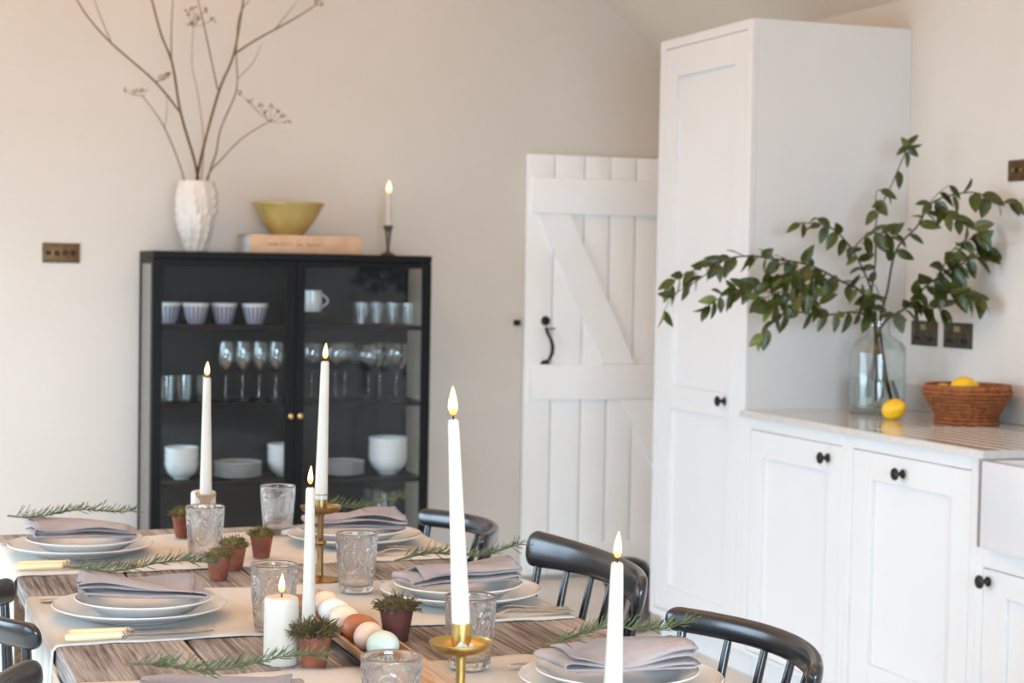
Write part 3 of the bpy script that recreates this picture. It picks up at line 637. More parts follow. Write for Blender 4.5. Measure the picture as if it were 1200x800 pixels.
def dried(label, main, twigs, mat, r, seeds=(), smat='seed'):
    b = Vector(S[main][0]); t = thing('dried_stem', label, 'dried stem', b, 0, 'dried stems in the white vase')
    rel = lambda P: [Vector(p)-b for p in P]
    mb = MB(); stem_tube(mb, rel(S[main]), r, r*0.45); mb.build('stem', M[mat], t)
    for k, rr_ in twigs:
        mb = MB(); stem_tube(mb, rel(S[k]), rr_, rr_*0.45); mb.build('twig', M[mat], t)
    rg = random.Random(sum(map(ord, main)))
    for s_, hub in seeds:
        mb = MB(); h = Vector(hub)-b
        for q in s_:
            q = Vector(q)-b
            mb.tube([h, (h+q)/2+Vector((0, 0, -0.006)), q], 0.0010, 4)
            for _ in range(5):
                o = q+Vector((rg.uniform(-.012, .012), rg.uniform(-.010, .010), rg.uniform(-.008, .010)))
                mb.tube([q, o], 0.0008, 3)
                mb.lathe([(0, -0.004), (0.0034, -0.001), (0.0034, 0.002), (0, 0.0045)], 6, o)
        mb.build('seed_head', M[smat], t)
random.seed(5)
dried('dark dried stem forking to the far left at the top', 'S1', (('S1b', 0.0042), ('S1c', 0.002), ('S1d', 0.0025), ('S1e', 0.0025)), 'dry_dark', 0.0062, [([(1.17, 7.07, 2.08), (1.19, 7.08, 2.09), (1.205, 7.08, 2.092)], (1.165, 7.08, 2.068))])
dried('dark dried stem forking to the right with a raised tip', 'S2', (('S2b', 0.004), ('S2c', 0.0028), ('S2d', 0.0018)), 'dry_dark', 0.0062, [([(1.80, 7.12, 2.425), (1.825, 7.11, 2.415), (1.79, 7.12, 2.44), (1.82, 7.12, 2.44)], (1.80, 7.12, 2.41))])
dried('thin dried stem with a side twig right of centre', 'S3', (('S3b', 0.0018),), 'dry_stem', 0.0042)
dried('bent dried stem ending in a brown umbel on the right', 'S4', (), 'dry_stem', 0.0042, [([(1.467, 7.0, 2.028), (1.505, 7.0, 2.0), (1.549, 7.0, 1.982), (1.594, 7.0, 1.984), (1.621, 7.0, 1.965), (1.660, 7.0, 1.927), (1.64, 7.0, 1.945), (1.567, 7.0, 1.956)], (1.585, 7.0, 1.922))])
dried('pale dried stem ending in a small umbel on the left', 'S5', (('S5b', 0.0016),), 'dry_stem', 0.004, [([(1.021, 7.03, 2.018), (1.064, 7.03, 2.01), (1.103, 7.03, 2.018), (1.077, 7.03, 2.024)], (1.093, 7.03, 2.0))], 'dry_pale')
dried('faint upright dried stem with feathery top at the back', 'S6', (), 'dry_pale', 0.0032, [([(1.292, 7.18, 2.352), (1.315, 7.18, 2.371), (1.333, 7.18, 2.338), (1.360, 7.18, 2.367), (1.39, 7.18, 2.33), (1.30, 7.18, 2.31)], (1.316, 7.18, 2.30))], 'dry_stem')

# ------------------------------------------------------------------ bottle with leafy branches, basket and lemons on the worktop
ZW = 0.9005
BX, BY = 3.214, 5.119
bot = thing('glass_bottle', 'large clear glass bottle vase half full of water on the worktop', 'vase', (BX, BY, ZW))
bp = [(0.080, 0), (0.090, 0.006), (0.092, 0.02), (0.092, 0.200), (0.089, 0.218), (0.078, 0.236), (0.058, 0.250), (0.042, 0.260), (0.037, 0.272), (0.0365, 0.295), (0.041, 0.298), (0.041, 0.306), (0.037, 0.308)]
bi = [(0.034, 0.306), (0.033, 0.272), (0.040, 0.257), (0.075, 0.232), (0.0885, 0.20), (0.0885, 0.02), (0.078, 0.012), (0, 0.012)]
MB().lathe([(0, 0)] + bp + bi, 48).build('bottle_glass', M['bottle'], bot)
MB().lathe([(0, 0.0125), (0.077, 0.0125), (0.088, 0.021), (0.088, 0.113), (0, 0.113)], 48).build('water', M['water'], bot)
B = {'B1':[(3.214,5.120,0.940), (3.205,5.120,1.138), (3.172,5.100,1.276), (3.172,5.080,1.408), (3.165,5.070,1.538), (3.216,5.060,1.659), (3.271,5.060,1.780)],
'B1b':[(3.164,5.070,1.558), (3.162,5.070,1.627), (3.197,5.070,1.636)],
'B2':[(3.270,5.120,0.939), (3.221,5.120,1.18), (3.201,5.050,1.308), (3.185,4.980,1.438), (3.223,4.920,1.515), (3.241,4.860,1.592), (3.328,4.780,1.622), (3.364,4.700,1.591), (3.395,4.660,1.592)],
'B2b':[(3.223,4.920,1.515), (3.236,4.880,1.582), (3.246,4.840,1.619), (3.270,4.820,1.643)],
'B2c':[(3.241,4.860,1.592), (3.252,4.800,1.554), (3.282,4.750,1.521), (3.311,4.700,1.500)],
'B3':[(3.162,5.100,0.956), (3.222,5.120,1.18), (3.255,5.020,1.253), (3.281,4.950,1.324), (3.322,4.870,1.380), (3.358,4.800,1.422), (3.385,4.770,1.450)],
'B3b':[(3.281,4.950,1.324), (3.308,4.870,1.312), (3.344,4.820,1.300), (3.375,4.780,1.288)],
'B3c':[(3.255,5.020,1.253), (3.283,4.950,1.261), (3.327,4.920,1.251)],
'B3d':[(3.308,4.920,1.353), (3.313,4.860,1.435), (3.334,4.800,1.475), (3.368,4.780,1.462)],
'B4':[(3.256,5.120,0.939), (3.202,5.120,1.18), (3.130,5.080,1.293), (3.042,5.080,1.336), (2.927,5.080,1.384), (2.801,5.100,1.403), (2.723,5.110,1.410), (2.643,5.120,1.398), (2.499,5.130,1.346), (2.455,5.130,1.311)],
'B4b':[(2.927,5.080,1.384), (2.812,5.060,1.344), (2.700,5.050,1.315), (2.610,5.050,1.287), (2.546,5.040,1.252)],
'B4c':[(3.042,5.080,1.336), (2.915,5.050,1.318), (2.802,5.040,1.298), (2.715,5.020,1.270)],
'B4d':[(2.643,5.120,1.398), (2.529,5.100,1.325), (2.456,5.100,1.284), (2.421,5.100,1.230)],
'B5':[(3.236,5.130,0.953), (3.207,5.120,1.18), (3.171,5.100,1.307), (3.072,5.060,1.436), (2.981,5.060,1.511), (2.878,5.060,1.519)],
'B5b':[(3.072,5.060,1.436), (3.088,5.030,1.472), (3.116,5.000,1.492), (3.183,4.980,1.487)],
'B6':[(3.178,5.100,0.955), (3.196,5.112,1.18), (3.097,5.060,1.234), (2.953,5.020,1.226), (2.809,5.000,1.236), (2.752,5.000,1.201), (2.716,5.000,1.163)],
'B6b':[(2.953,5.020,1.226), (2.887,5.000,1.291), (2.811,5.000,1.271), (2.750,5.000,1.249)]}
def leaf_mesh(wd, curl, mat):
    def fn(u, v):
        s = (u-0.5)*2; ln = v
        hw = wd*(math.sin(math.pi*min(1, ln**0.75))**0.8)*0.5 + 0.004*(1-ln)
        return (s*hw, ln, 0.12*abs(s)*hw*2 - curl*ln*ln)
    return MB().grid(5, 8, fn).mesh('leaf', mat, None)
leaves = [leaf_mesh(0.50, 0.10, M['leaf']), leaf_mesh(0.44, 0.22, M['leaf']), leaf_mesh(0.56, 0.05, M['leaf']), leaf_mesh(0.48, 0.15, M['leaf_light'])]
lr = random.Random(21)
def place_leaf(t, p, d, size, base):
    d = d.normalized()
    up = Vector((lr.uniform(-0.7, 0.7), lr.uniform(-1.0, 0.1), lr.uniform(-0.2, 1.0)))
    x = d.cross(up)
    if x.length < 1e-3: x = d.orthogonal()
    x.normalize(); z = x.cross(d)
    m = Matrix((x, d, z)).transposed().to_4x4(); m.translation = p-base
    # keep clear of the right wall and of the cupboard side
    tip = p + d*size
    if tip.x > 3.425 or (tip.x > 2.80 and tip.y > 5.30): return
    q = leaves[3] if lr.random() < 0.14 else leaves[lr.randrange(3)]
    o = put('leaf', q, t); o.matrix_local = m @ Matrix.Scale(size, 4)
def branch(label, main, twigs, r, dens, skip=0.35, droop=0.5, size=0.064):
    b = Vector(B[main][0]); t = thing('leafy_branch', label, 'branch', b, 0, 'leafy branches in the bottle')
    mb = MB(); stem_tube(mb, [Vector(p)-b for p in B[main]], r, r*0.35, 7, 4); mb.build('stem', M['stem'], t)
    runs = [(smooth_path(B[main], 4), skip, dens)]
    for k, dn in twigs:
        mb = MB(); stem_tube(mb, [Vector(p)-b for p in B[k]], r*0.5, r*0.22, 6, 4); mb.build('twig', M['stem'], t); runs.append((smooth_path(B[k], 4), 0.1, dn))
    for q, sk_, dn in runs:
        L = sum((q[i+1]-q[i]).length for i in range(len(q)-1)); acc = 0; nxt = L*sk_; side = 1
        for i in range(len(q)-1):
            sg = (q[i+1]-q[i]); l = sg.length
            while acc+l >= nxt and nxt < L:
                p = q[i] + sg*((nxt-acc)/l); tg = sg.normalized()
                sd = tg.cross(Vector((0.2, 1, 0.1))).normalized()*side; side = -side
                d = tg*lr.uniform(0.2, 0.9) + sd*lr.uniform(0.4, 1.0) + Vector((lr.uniform(-.5, .4), lr.uniform(-.6, .25), -droop*lr.uniform(0.3, 1.6)))
                place_leaf(t, p, d, size*lr.uniform(0.75, 1.2), b)
                nxt += lr.uniform(0.6, 1.4)/dn
            acc += l
        place_leaf(t, q[-1], (q[-1]-q[-2])+Vector((0, 0, -0.01)), size*0.9, b)
    return t
b1 = branch('upright branch reaching highest with leaves only at its tip', 'B1', (('B1b', 30),), 0.0045, 12, 0.40, 0.9)
for dv in ((-0.8, 0, -0.5), (0.9, -0.2, 0.1), (0.7, -0.3, -0.8), (-0.5, -0.3, 0.3)):
    place_leaf(b1, Vector(B['B1'][-1]), Vector(dv), 0.05, Vector(B['B1'][0]))
branch('branch arching over to the right edge above the sockets', 'B2', (('B2b', 22), ('B2c', 48)), 0.0048, 36, 0.5, 0.6)
branch('dense leafy branch hanging in front of the sockets', 'B3', (('B3b', 90), ('B3c', 80), ('B3d', 90)), 0.005, 78, 0.40, 0.7, 0.068)
branch('long branch stretching left across the tall cupboard', 'B4', (('B4b', 78), ('B4c', 84), ('B4d', 18)), 0.005, 52, 0.28, 0.55)
branch('branch arching up to the left before the cupboard side', 'B5', (('B5b', 52),), 0.0048, 46, 0.38, 0.9)
branch('low branch drooping left just over the bottle neck', 'B6', (('B6b', 54),), 0.0042, 40, 0.38, 0.6)

def lemon_mesh():
    L, r = 0.041, 0.031
    pr = [(0, -L)]
    for k in range(1, 24):
        a = -math.pi/2 + math.pi*k/24; z = math.sin(a)*L*0.93; q = math.cos(a)**0.9*r
        if k > 20: z += 0.004*(k-20)/3
        pr.append((q, z))
    pr.append((0, L+0.002)); return MB().lathe(pr, 32).mesh('peel', M['lemon'], None)
lem_me = lemon_mesh(); tip_me = MB().lathe([(0, -0.0025), (0.004, -0.001), (0.0045, 0.0005), (0, 0.002)], 12).mesh('stem_scar', M['lemon_tip'])
def lemon(label, loc, rot, s=1.0, group='lemons on the worktop'):
    t = thing('lemon', label, 'lemon', loc, 0, group); t.rotation_euler = rot; t.scale = (s,)*3
    put('peel', lem_me, t); put('stem_scar', tip_me, t, (0, 0, -0.0405)); return t
lemon('yellow lemon lying on the worktop in front of the glass bottle', (3.125, 4.875, ZW+0.0325), (R(68), 0, R(22)), 1.06)
BKX, BKY = 3.280, 4.705
bsk = thing('woven_basket', 'brown woven basket bowl holding lemons on the worktop', 'basket', (BKX, BKY, ZW))
rows = [(0.094, 0.006), (0.092, 0.018), (0.094, 0.030), (0.101, 0.0415), (0.108, 0.053), (0.115, 0.0645), (0.1215, 0.076), (0.128, 0.0875), (0.1325, 0.099)]
for r_, z_ in rows:
    MB().lathe([(r_+0.0068*math.cos(a), z_+0.0060*math.sin(a)) for a in [2*math.pi*k/8 for k in range(9)]], 72, fn=lambda r, z, t: r+0.0011*math.sin(t*44)*(1 if r > 0.09 else 0)).build('coil', M['basket'], bsk, sharp=None)
MB().lathe([(0.1285+0.0055*math.cos(a), 0.1135+0.010*math.sin(a)) for a in [2*math.pi*k/10 for k in range(11)]], 72, fn=lambda r, z, t: r+0.0012*math.sin(t*40+z*300)).build('rim', M['basket'], bsk, sharp=None)
MB().lathe([(0, 0.004), (0.090, 0.004), (0.090, 0.012), (0, 0.012)], 40).build('base', M['basket'], bsk)
lemon('lemon heaped highest in the woven basket', (BKX-0.012, BKY+0.005, ZW+0.112), (R(80), 0, R(70)), 1.08, 'lemons in the basket')
lemon('lemon lying lower at the left in the woven basket', (BKX-0.060, BKY+0.045, ZW+0.091), (R(84), 0, R(20)), 1.0, 'lemons in the basket')
lemon('lemon at the bottom of the woven basket', (BKX+0.035, BKY-0.03, ZW+0.046), (R(84), 0, R(-30)), 1.0, 'lemons in the basket')

# ================================================================== THE TABLE
TX0, TX1, TY0, TY1, TZ = 0.315, 1.21, 1.93, 4.065, 0.75
tb = thing('dining_table', 'long weathered plank dining table laid for six', 'table', (0.7625, 3.0, 0))
ox, oy = 0.7625, 3.0
seams = [TX0, 0.520, 0.750, 0.983, TX1]
ends = [0.0, 0.012, -0.006, 0.008]
for k in range(4):
    MB().box(seams[k]+0.0022-ox, seams[k+1]-0.0022-ox, TY0-oy, TY1+ends[k]-oy, 0.714, TZ-0.0008*(k % 2), 0.005, 3).build('plank', M['plank'], tb)
ap = MB(); ap.box(TX0+0.05-ox, TX0+0.075-ox, TY0+0.08-oy, TY1-0.08-oy, 0.61, 0.7135); ap.box(TX1-0.075-ox, TX1-0.05-ox, TY0+0.08-oy, TY1-0.08-oy, 0.61, 0.7135)
ap.box(TX0+0.05-ox, TX1-0.05-ox, TY0+0.066-oy, TY0+0.08-oy, 0.61, 0.7135); ap.box(TX0+0.05-ox, TX1-0.05-ox, TY1-0.08-oy, TY1-0.063-oy, 0.61, 0.7135)
ap.build('apron', M['table_wood'], tb)
for x in (TX0+0.035, TX1-0.035-0.05):
    for y in (TY0+0.015, TY1-0.012-0.05):
        MB().box(x-ox, x+0.05-ox, y-oy, y+0.05-oy, 0, 0.7135, 0.004).build('leg', M['table_wood'], tb)

# linen runners across the table
def runner(label, y0, y1, seed, xr=1.200, hang=0.26):
    rg = random.Random(seed); ph = [rg.uniform(0, 6.28) for _ in range(8)]
    y0 -= 0; L1 = hang; R0 = 0.012; Ltop = xr-(TX0+R0); arc = R0*math.pi/2; T = L1+arc+Ltop
    zt = TZ+0.0032
    def fn(u, v):
        s = u*T; yy = y0+(y1-y0)*v
        ed = 0.0025*math.sin(s*37+ph[0]+v*3)+0.0018*math.sin(s*91+ph[1])
        yy += ed*(1 if v in (0, 1) else 0.3)
        if s < L1:
            k = 1-s/L1
            return (TX0-0.0045-0.003*math.sin(v*9+ph[2])*k-0.002*k, yy, zt-R0-(L1-s))
        if s < L1+arc:
            a = (s-L1)/R0; return (TX0-0.0045+R0-R0*math.cos(a)*1.0, yy, zt-R0+R0*math.sin(a))
        x = TX0-0.0045+R0+(s-L1-arc)
        wr = 0.0009*math.sin(x*38+ph[3]+v*5)+0.0007*math.sin(v*21+ph[4]+x*9)
        return (x, yy, zt+max(wr, -0.0004))
    o = MB().grid(110, 26, fn, 0.0022).build('linen_runner', M['linen'], None, sharp=None)
    tag(o, label, 'table runner', 'linen runners')
runner('off-white linen runner crossing the table nearest the camera', 2.12, 2.580, 3)
runner('off-white linen runner crossing the middle of the table', 2.848, 3.278, 8)
runner('off-white linen runner crossing the far end of the table', 3.508, 3.955, 15, xr=1.235)

# place settings ----------------------------------------------------
ZR = TZ+0.0058
charger_me = MB().lathe(shell([(0.088, 0), (0.091, 0.003), (0.108, 0.0055), (0.136, 0.016), (0.1455, 0.0195), (0.1465, 0.0210)], 0.0032), 64).mesh('dinner_plate', M['china'])
side_me = MB().lathe(shell([(0.066, 0), (0.069, 0.004), (0.084, 0.0075), (0.106, 0.0225), (0.1165, 0.0265), (0.1175, 0.028)], 0.0032), 64).mesh('side_plate', M['china'])
def napkin_mesh(seed, flip):
    rg = random.Random(seed); ph = [rg.uniform(0, 6.28) for _ in range(10)]
    path = []; nl = 4; zs = [0.0035, 0.0115, 0.0205, 0.0315]
    xl = [-0.088, -0.098, -0.094, -0.100]; xr = [0.096, 0.104, 0.098, 0.090]
    x = xr[0]
    for k in range(nl):
        a, b = (xr[k], xl[k]) if k % 2 == 0 else (xl[k], xr[k])
        for i in range(16): path.append((a+(b-a)*i/15, zs[k], k))
        if k < nl-1:
            c = (zs[k]+zs[k+1])/2; h = (zs[k+1]-zs[k])/2; sg = -1 if k % 2 == 0 else 1
            for i in range(1, 6):
                t = -math.pi/2+math.pi*i/6; path.append((b+sg*h*1.25*math.cos(t), c+h*math.sin(t), k+0.5))
    n = len(path)
    def fn(u, v):
        x, z, k = path[min(n-1, int(round(u*(n-1))))]
        q = v-0.5
        sd_ = 1 if q < 0 else 0.6
        yy = q*0.108*(1-0.02*k)+abs(q)**1.5*sd_*(0.020*math.sin(k*2.7+ph[0])+0.010*math.sin(x*34+ph[1]+k*1.9)+0.004*math.sin(x*90+ph[6]+k*3))
        puff = 1.12-0.30*(x+0.1)/0.2                                    # loops puffed at one end, pressed flat at the other
        zz = z*puff*(1+0.12*math.sin(x*24+ph[2]+q*3)) + (k/3)*(0.0034*math.sin(x*29+ph[3]+v*5+k*0.8)+0.0026*math.sin(v*6+ph[4]+k))
        zz -= (k/3)*0.010*max(0, abs(q)-0.32)/0.18*(0.6+0.4*math.sin(x*40+ph[7]))   # edges sag
        xx = x+0.004*math.sin(v*5+ph[5]+k)
        return (xx*flip, yy*flip, max(zz, 0.0022))
    return MB().grid(n, 12, fn, 0.0024).mesh('linen_napkin', M['napkin'], None)
def sprig(label, loc, rz, seed, L=0.25, n=150):
    rg = random.Random(seed); t = thing('rosemary_sprig', label, 'rosemary', loc, rz, 'rosemary sprigs on the napkins')
    pts = [Vector((-L/2+L*k/10, 0.006*math.sin(k*0.7+seed), 0.005+0.010*math.sin(math.pi*k/10*1.3+seed*0.6)**2+0.010*(k/10)**2)) for k in range(11)]
    mb = MB(); mb.tube(pts, [0.0019-0.0010*k/10 for k in range(11)], 6); mb.build('stem', M['sprig_stem'], t)
    nb = MB()
    for i in range(n):
        u = 0.06+0.94*i/(n-1); f = u*10; k = min(9, int(f)); p = pts[k].lerp(pts[k+1], f-k); tg = (pts[k+1]-pts[k]).normalized()
        a = rg.uniform(0, 2*math.pi)
        sd = Vector((0, math.cos(a), abs(math.sin(a))*1.0 if rg.random() < 0.75 else math.sin(a)*0.3))
        d = (tg*rg.uniform(0.35, 1.1)+sd*rg.uniform(0.6, 1.1)).normalized(); l = rg.uniform(0.018, 0.033)*(1-0.2*u)
        x = d.orthogonal().normalized()*0.0011; y = d.cross(x).normalized()*0.0007
        m1 = p+d*l*0.35; m2 = p+d*l*0.8+Vector((0, 0, rg.uniform(-0.002, 0.002))); e = p+d*l
        nb.add([p, m1+x, m1+y, m1-x, m1-y, m2+x*0.8, m2+y*0.8, m2-x*0.8, m2-y*0.8, e],
               [(0,2,1),(0,3,2),(0,4,3),(0,1,4)]+[(1+q, 1+(q+1) % 4, 5+(q+1) % 4, 5+q) for q in range(4)]+[(5+q, 5+(q+1) % 4, 9) for q in range(4)])
    o = nb.build('needles', M['needle'], t, sharp=None); o['kind'] = 'stuff'
    return t
def knife_proto():
    t = thing('table_knife', 'x', 'knife', (0, 0, 0))
    # lies along +x from the handle end
    pts = [Vector((x, 0, 0.0062)) for x in (0, 0.004, 0.02, 0.05, 0.080, 0.088)]
    hh = [(0.0050, 0.0042), (0.0066, 0.0056), (0.0070, 0.006), (0.0066, 0.0058), (0.0060, 0.0055), (0.0058, 0.0053)]
    fr_ = [(Vector((0, 1, 0)), Vector((0, 0, 1)))]*6
    MB().sweep(pts, fr_, [[(a*math.copysign(abs(math.cos(q))**0.7, math.cos(q)), b*math.copysign(abs(math.sin(q))**0.7, math.sin(q))) for q in [2*math.pi*k/14 for k in range(14)]] for a, b in hh]).build('handle', M['ivory'], t)
    MB().lathe([(0, 0), (0.0068, 0), (0.0072, 0.002), (0.0058, 0.004), (0.0066, 0.007), (0.0046, 0.010), (0.003, 0.014), (0, 0.014)], 14).build('ferrule', M['silver'], t, (0.088, 0, 0.0064), (0, R(90), 0))
    bl = MB(); n = 9; vs = []; fs = []
    for k in range(n):
        u = k/(n-1); x = 0.100+0.135*u; hw = 0.0088*(1-0.85*max(0, u-0.72)**1.4*5) if u > 0.72 else 0.0088*(0.75+0.25*min(1, u*5)); hw = max(hw, 0.0012); yo = 0.001*u
        vs += [(x, -hw+yo, 0.0060), (x, hw+yo, 0.0060), (x, hw*0.9+yo, 0.0074), (x, -hw+yo, 0.0063)]
    for k in range(n-1):
        for q in range(4): fs.append((4*k+q, 4*k+(q+1) % 4, 4*k+4+(q+1) % 4, 4*k+4+q))
    fs += [(3, 2, 1, 0), (4*n-4, 4*n-3, 4*n-2, 4*n-1)]
    bl.add(vs, fs).build('blade', M['silver'], t)
    return t
def fork_proto():
    t = thing('table_fork', 'x', 'fork', (0, 0, 0))
    pr = [(0, 0.0090, 0.0018), (0.010, 0.0108, 0.0018), (0.03, 0.0085, 0.002), (0.07, 0.0045, 0.006), (0.105, 0.0030, 0.0095), (0.122, 0.0034, 0.0085)]
    pts = [Vector((x, 0, z+0.002)) for x, _, z in pr]; fr_ = [(Vector((0, 1, 0)), Vector((0, 0, 1)))]*len(pr)
    MB().sweep(pts, fr_, [[(w_*math.cos(q), 0.0016*math.sin(q)) for q in [2*math.pi*k/10 for k in range(10)]] for _, w_, _ in pr]).build('handle', M['silver'], t)
    hm = MB()
    pts = [Vector((0.120, 0, 0.0105)), Vector((0.128, 0, 0.0085)), Vector((0.138, 0, 0.006)), Vector((0.150, 0, 0.0045))]
    hm.sweep(pts, fr_[:4], [[(w_*math.cos(q), 0.0014*math.sin(q)) for q in [2*math.pi*k/10 for k in range(10)]] for w_ in (0.0034, 0.0075, 0.0112, 0.0118)])
    for k in range(4):
        y = -0.0093+0.0062*k; hm.tube([(0.148, y, 0.0046), (0.165, y, 0.0035), (0.185, y, 0.0055), (0.198, y, 0.009)], [0.0018, 0.0018, 0.0016, 0.0007], 6)
    hm.build('tines', M['silver'], t)
    return t
KN = knife_proto(); FK = fork_proto(); first = {'k': True, 'f': True}
def lay(kind, loc, rz, label):
    src = KN if kind == 'k' else FK
    if first[kind]:
        first[kind] = False; src.location = loc; src.rotation_euler = (0, 0, rz); src['label'] = label; src['group'] = 'cream handled knives' if kind == 'k' else 'silver forks'; return
    copy_tree(src, loc, rz, label, 'cream handled knives' if kind == 'k' else 'silver forks')
settings = [('L', 0.462, 2.245, 'front left'), ('L', 0.478, 3.045, 'middle left'), ('L', 0.464, 3.738, 'far left'), ('R', 1.045, 2.318, 'front right'), ('R', 1.052, 3.042, 'middle right'), ('R', 1.046, 3.737, 'far right')]
for n, (sd, x, y, nm) in enumerate(settings):
    tag(put('dinner_plate', charger_me, None, (x, y, ZR)), 'white dinner plate under the smaller plate at the %s place' % nm, 'plate', 'dinner plates')
    tag(put('side_plate', side_me, None, (x+(0.008 if sd == 'L' else -0.006), y, ZR+0.0036)), 'smaller white plate under the napkin at the %s place' % nm, 'plate', 'smaller plates')
    f = 1 if sd == 'L' else -1
    o = put('linen_napkin', napkin_mesh(10+n*3, f), None, (x-0.002*f, y+0.006, ZR+0.0325), (0, R((-1, 2, 1, 2, -1, 2)[n]), R((-8, -5, 3, 2, 4, -3)[n])))
    tag(o, 'mauve grey folded linen napkin on the plate at the %s place' % nm, 'napkin', 'folded linen napkins')
    sprig('rosemary sprig lying on the napkin at the %s place' % nm, (x+(0.0, 0.0, -0.02, 0.0, -0.005, 0.01)[n], y+(0.02, 0.005, 0.005, 0.012, 0.0, 0.0)[n], ZR+0.0325+0.037), (R(-12), R(-8), R(-6), R(188), R(180), R(184))[n] if sd == 'L' else (0, 0, 0, R(8), R(4), R(4))[n], 2+n, 0.25 if n != 5 else 0.22)
    zc = ZR-0.0005
    if sd == 'L':
        if n: 
            lay('k', (x-0.136, y-0.150, zc), R(-3), 'cream handled knife next to the plate at the %s place' % nm)
            lay('k', (x-0.146, y-0.182, zc), R(-1), 'cream handled knife at the runner edge of the %s place' % nm)
        lay('f', (x-0.148, y+0.160, zc), R(3), 'silver fork beyond the plate at the %s place' % nm)
    else:
        lay('f', (x+0.150, y-0.142, zc), R(177), 'silver fork next to the plate at the %s place' % nm)
        lay('f', (x+0.146, y-0.170, zc), R(180), 'silver fork at the runner edge of the %s place' % nm)
        lay('k', (x+0.126, y+0.175, zc), R(181), 'cream handled knife beyond the plate at the %s place' % nm)

# pressed glass tumblers ---------------------------------------------
def relief(z, t, H=0.108):
    P = 5; a = (t*P/(2*math.pi)) % 1.0-0.5; zz = (z-0.062)/0.034; d = math.sqrt((a/0.46)**2+zz*zz)
    r = 0.0
    if d < 1.0: r += 0.0013*math.cos(d*math.pi*5)*(1 if d > 0.42 else 0.4)
    if d < 0.42: r += 0.0013*math.sin(t*35)*math.sin(z*480)
    if d >= 1.0 and z > 0.024 and z < 0.094: r += 0.0011*math.sin(t*40+z*460)
    if 0.004 < z < 0.024: r += 0.0012*abs(math.sin(t*15))*math.sin((z-0.004)/0.020*math.pi*2)**2
    return r
rows_ = 46; H = 0.108
def rad(z): return 0.0300+0.0092*(z/H)**0.9
outp = [(0.0275, 0.0), (0.0295, 0.0015)]+[(rad(z), z) for z in [0.003+(H-0.006)*k/rows_ for k in range(rows_+1)]]
outp += [(rad(H)-0.0008, H), (rad(H)-0.0024, H)]
inp = [(rad(z)-0.0032, z) for z in [H-0.002-(H-0.016)*k/14 for k in range(15)]]+[(0.022, 0.0105), (0, 0.010)]
gl_me = MB().lathe([(0, 0.0015), (0.022, 0.0005)]+outp+inp, 132, fn=lambda r, z, t: r+relief(z, t) if abs(r-rad(z)) < 1e-6 and 0.003 < z < 0.096 else r).mesh('pressed_glass', M['pressed'], None)
for k, (x, y, z, lb) in enumerate(((0.693, 3.597, ZR, 'in front of the short far candle'), (0.914, 3.902, ZR, 'standing furthest away, before the cabinet'), (0.891, 3.169, ZR, 'left of the middle right place'), (0.667, 2.868, ZR, 'behind the pillar candle'), (0.884, 2.513, ZR, 'behind the tall brass candle holder'), (0.651, 2.147, ZR, 'nearest the camera at the bottom edge'))):
    o = put('pressed_glass', gl_me, None, (x, y, z), (0, 0, 0.5*k)); tag(o, 'patterned pressed glass tumbler ' + lb, 'glass', 'pressed glass tumblers')

# candles on the table -----------------------------------------------
pan_stick = [('base', [(0, 0), (0.036, 0), (0.038, 0.003), (0.034, 0.0055), (0.016, 0.008), (0.008, 0.012), (0, 0.012)]),
             ('stem', [(0, 0.012), (0.0068, 0.0121), (0.0060, 0.022), (0.0060, 0.124), (0.009, 0.130), (0, 0.130)]),
             ('drip_pan', [(0, 0.130), (0.010, 0.1301), (0.024, 0.1312), (0.034, 0.1352), (0.0385, 0.1420), (0.0392, 0.1452), (0.0380, 0.1455), (0.0365, 0.1420), (0.032, 0.1370), (0.022, 0.1338), (0, 0.1330)]),
             ('socket', [(0, 0.1331), (0.0122, 0.1332), (0.0122, 0.166), (0.0132, 0.1662), (0.0132, 0.168), (0.0112, 0.168), (0.0112, 0.156), (0, 0.156)])]
st = stick('brass candlestick with wide drip pan nearest the camera', (0.714, 2.062, TZ), pan_stick, M['brass'])
drp = MB(); rg = random.Random(9)
for k in range(5):
    a = R(235+17*k); r_ = 0.0130+0.004*rg.random(); h = rg.uniform(0.004, 0.013)
    drp.lathe([(0, -0.003), (0.0060, -0.002), (0.0058, h*0.3), (0.0036, h*0.75), (0.0015, h), (0, h+0.0005)], 9, (r_*math.cos(a), r_*math.sin(a), 0.1352), fn=lambda r, z, t: r*(1+0.25*math.sin(t*2+k)))
tag(drp.build('wax_drips', M['wax'], st), 'whitish hardened wax drips')
candle('tallest lit taper candle in front, in the brass drip pan holder', (0.714, 2.062, TZ+0.1565), 0.262, 0.0118, 0.0068, fh=0.036, fr_=0.0058, tilt=(0, R(-3.2)))
st2 = stick('brass candlestick with wide drip pan in the middle of the table', (0.861, 3.318, TZ), pan_stick, M['old_brass'])
MB().lathe([(0, -0.004), (0.006, -0.004), (0.012, 0.002), (0.012, 0.006), (0.006, 0.012), (0, 0.012)], 20).build('knop', M['old_brass'], st2, (0, 0, 0.072))
candle('lit taper candle in the brass holder in the middle of the table', (0.861, 3.318, TZ+0.1565), 0.265, 0.0125, 0.0078, fh=0.030, fr_=0.0052, tilt=(0, R(1.0)))
stick('low silver candlestick behind the far tumbler', (0.731, 3.790, ZR), [('base', [(0, 0), (0.034, 0), (0.035, 0.004), (0.020, 0.010), (0.009, 0.016), (0, 0.016)]), ('stem', [(0, 0.016), (0.008, 0.0161), (0.007, 0.035), (0.011, 0.045), (0.018, 0.058), (0.0195, 0.068), (0.016, 0.080), (0.009, 0.087), (0, 0.087)]), ('cup', [(0, 0.087), (0.010, 0.0871), (0.013, 0.095), (0.020, 0.103), (0.0235, 0.108), (0.022, 0.109), (0.012, 0.105), (0, 0.105)])], M['silver'])
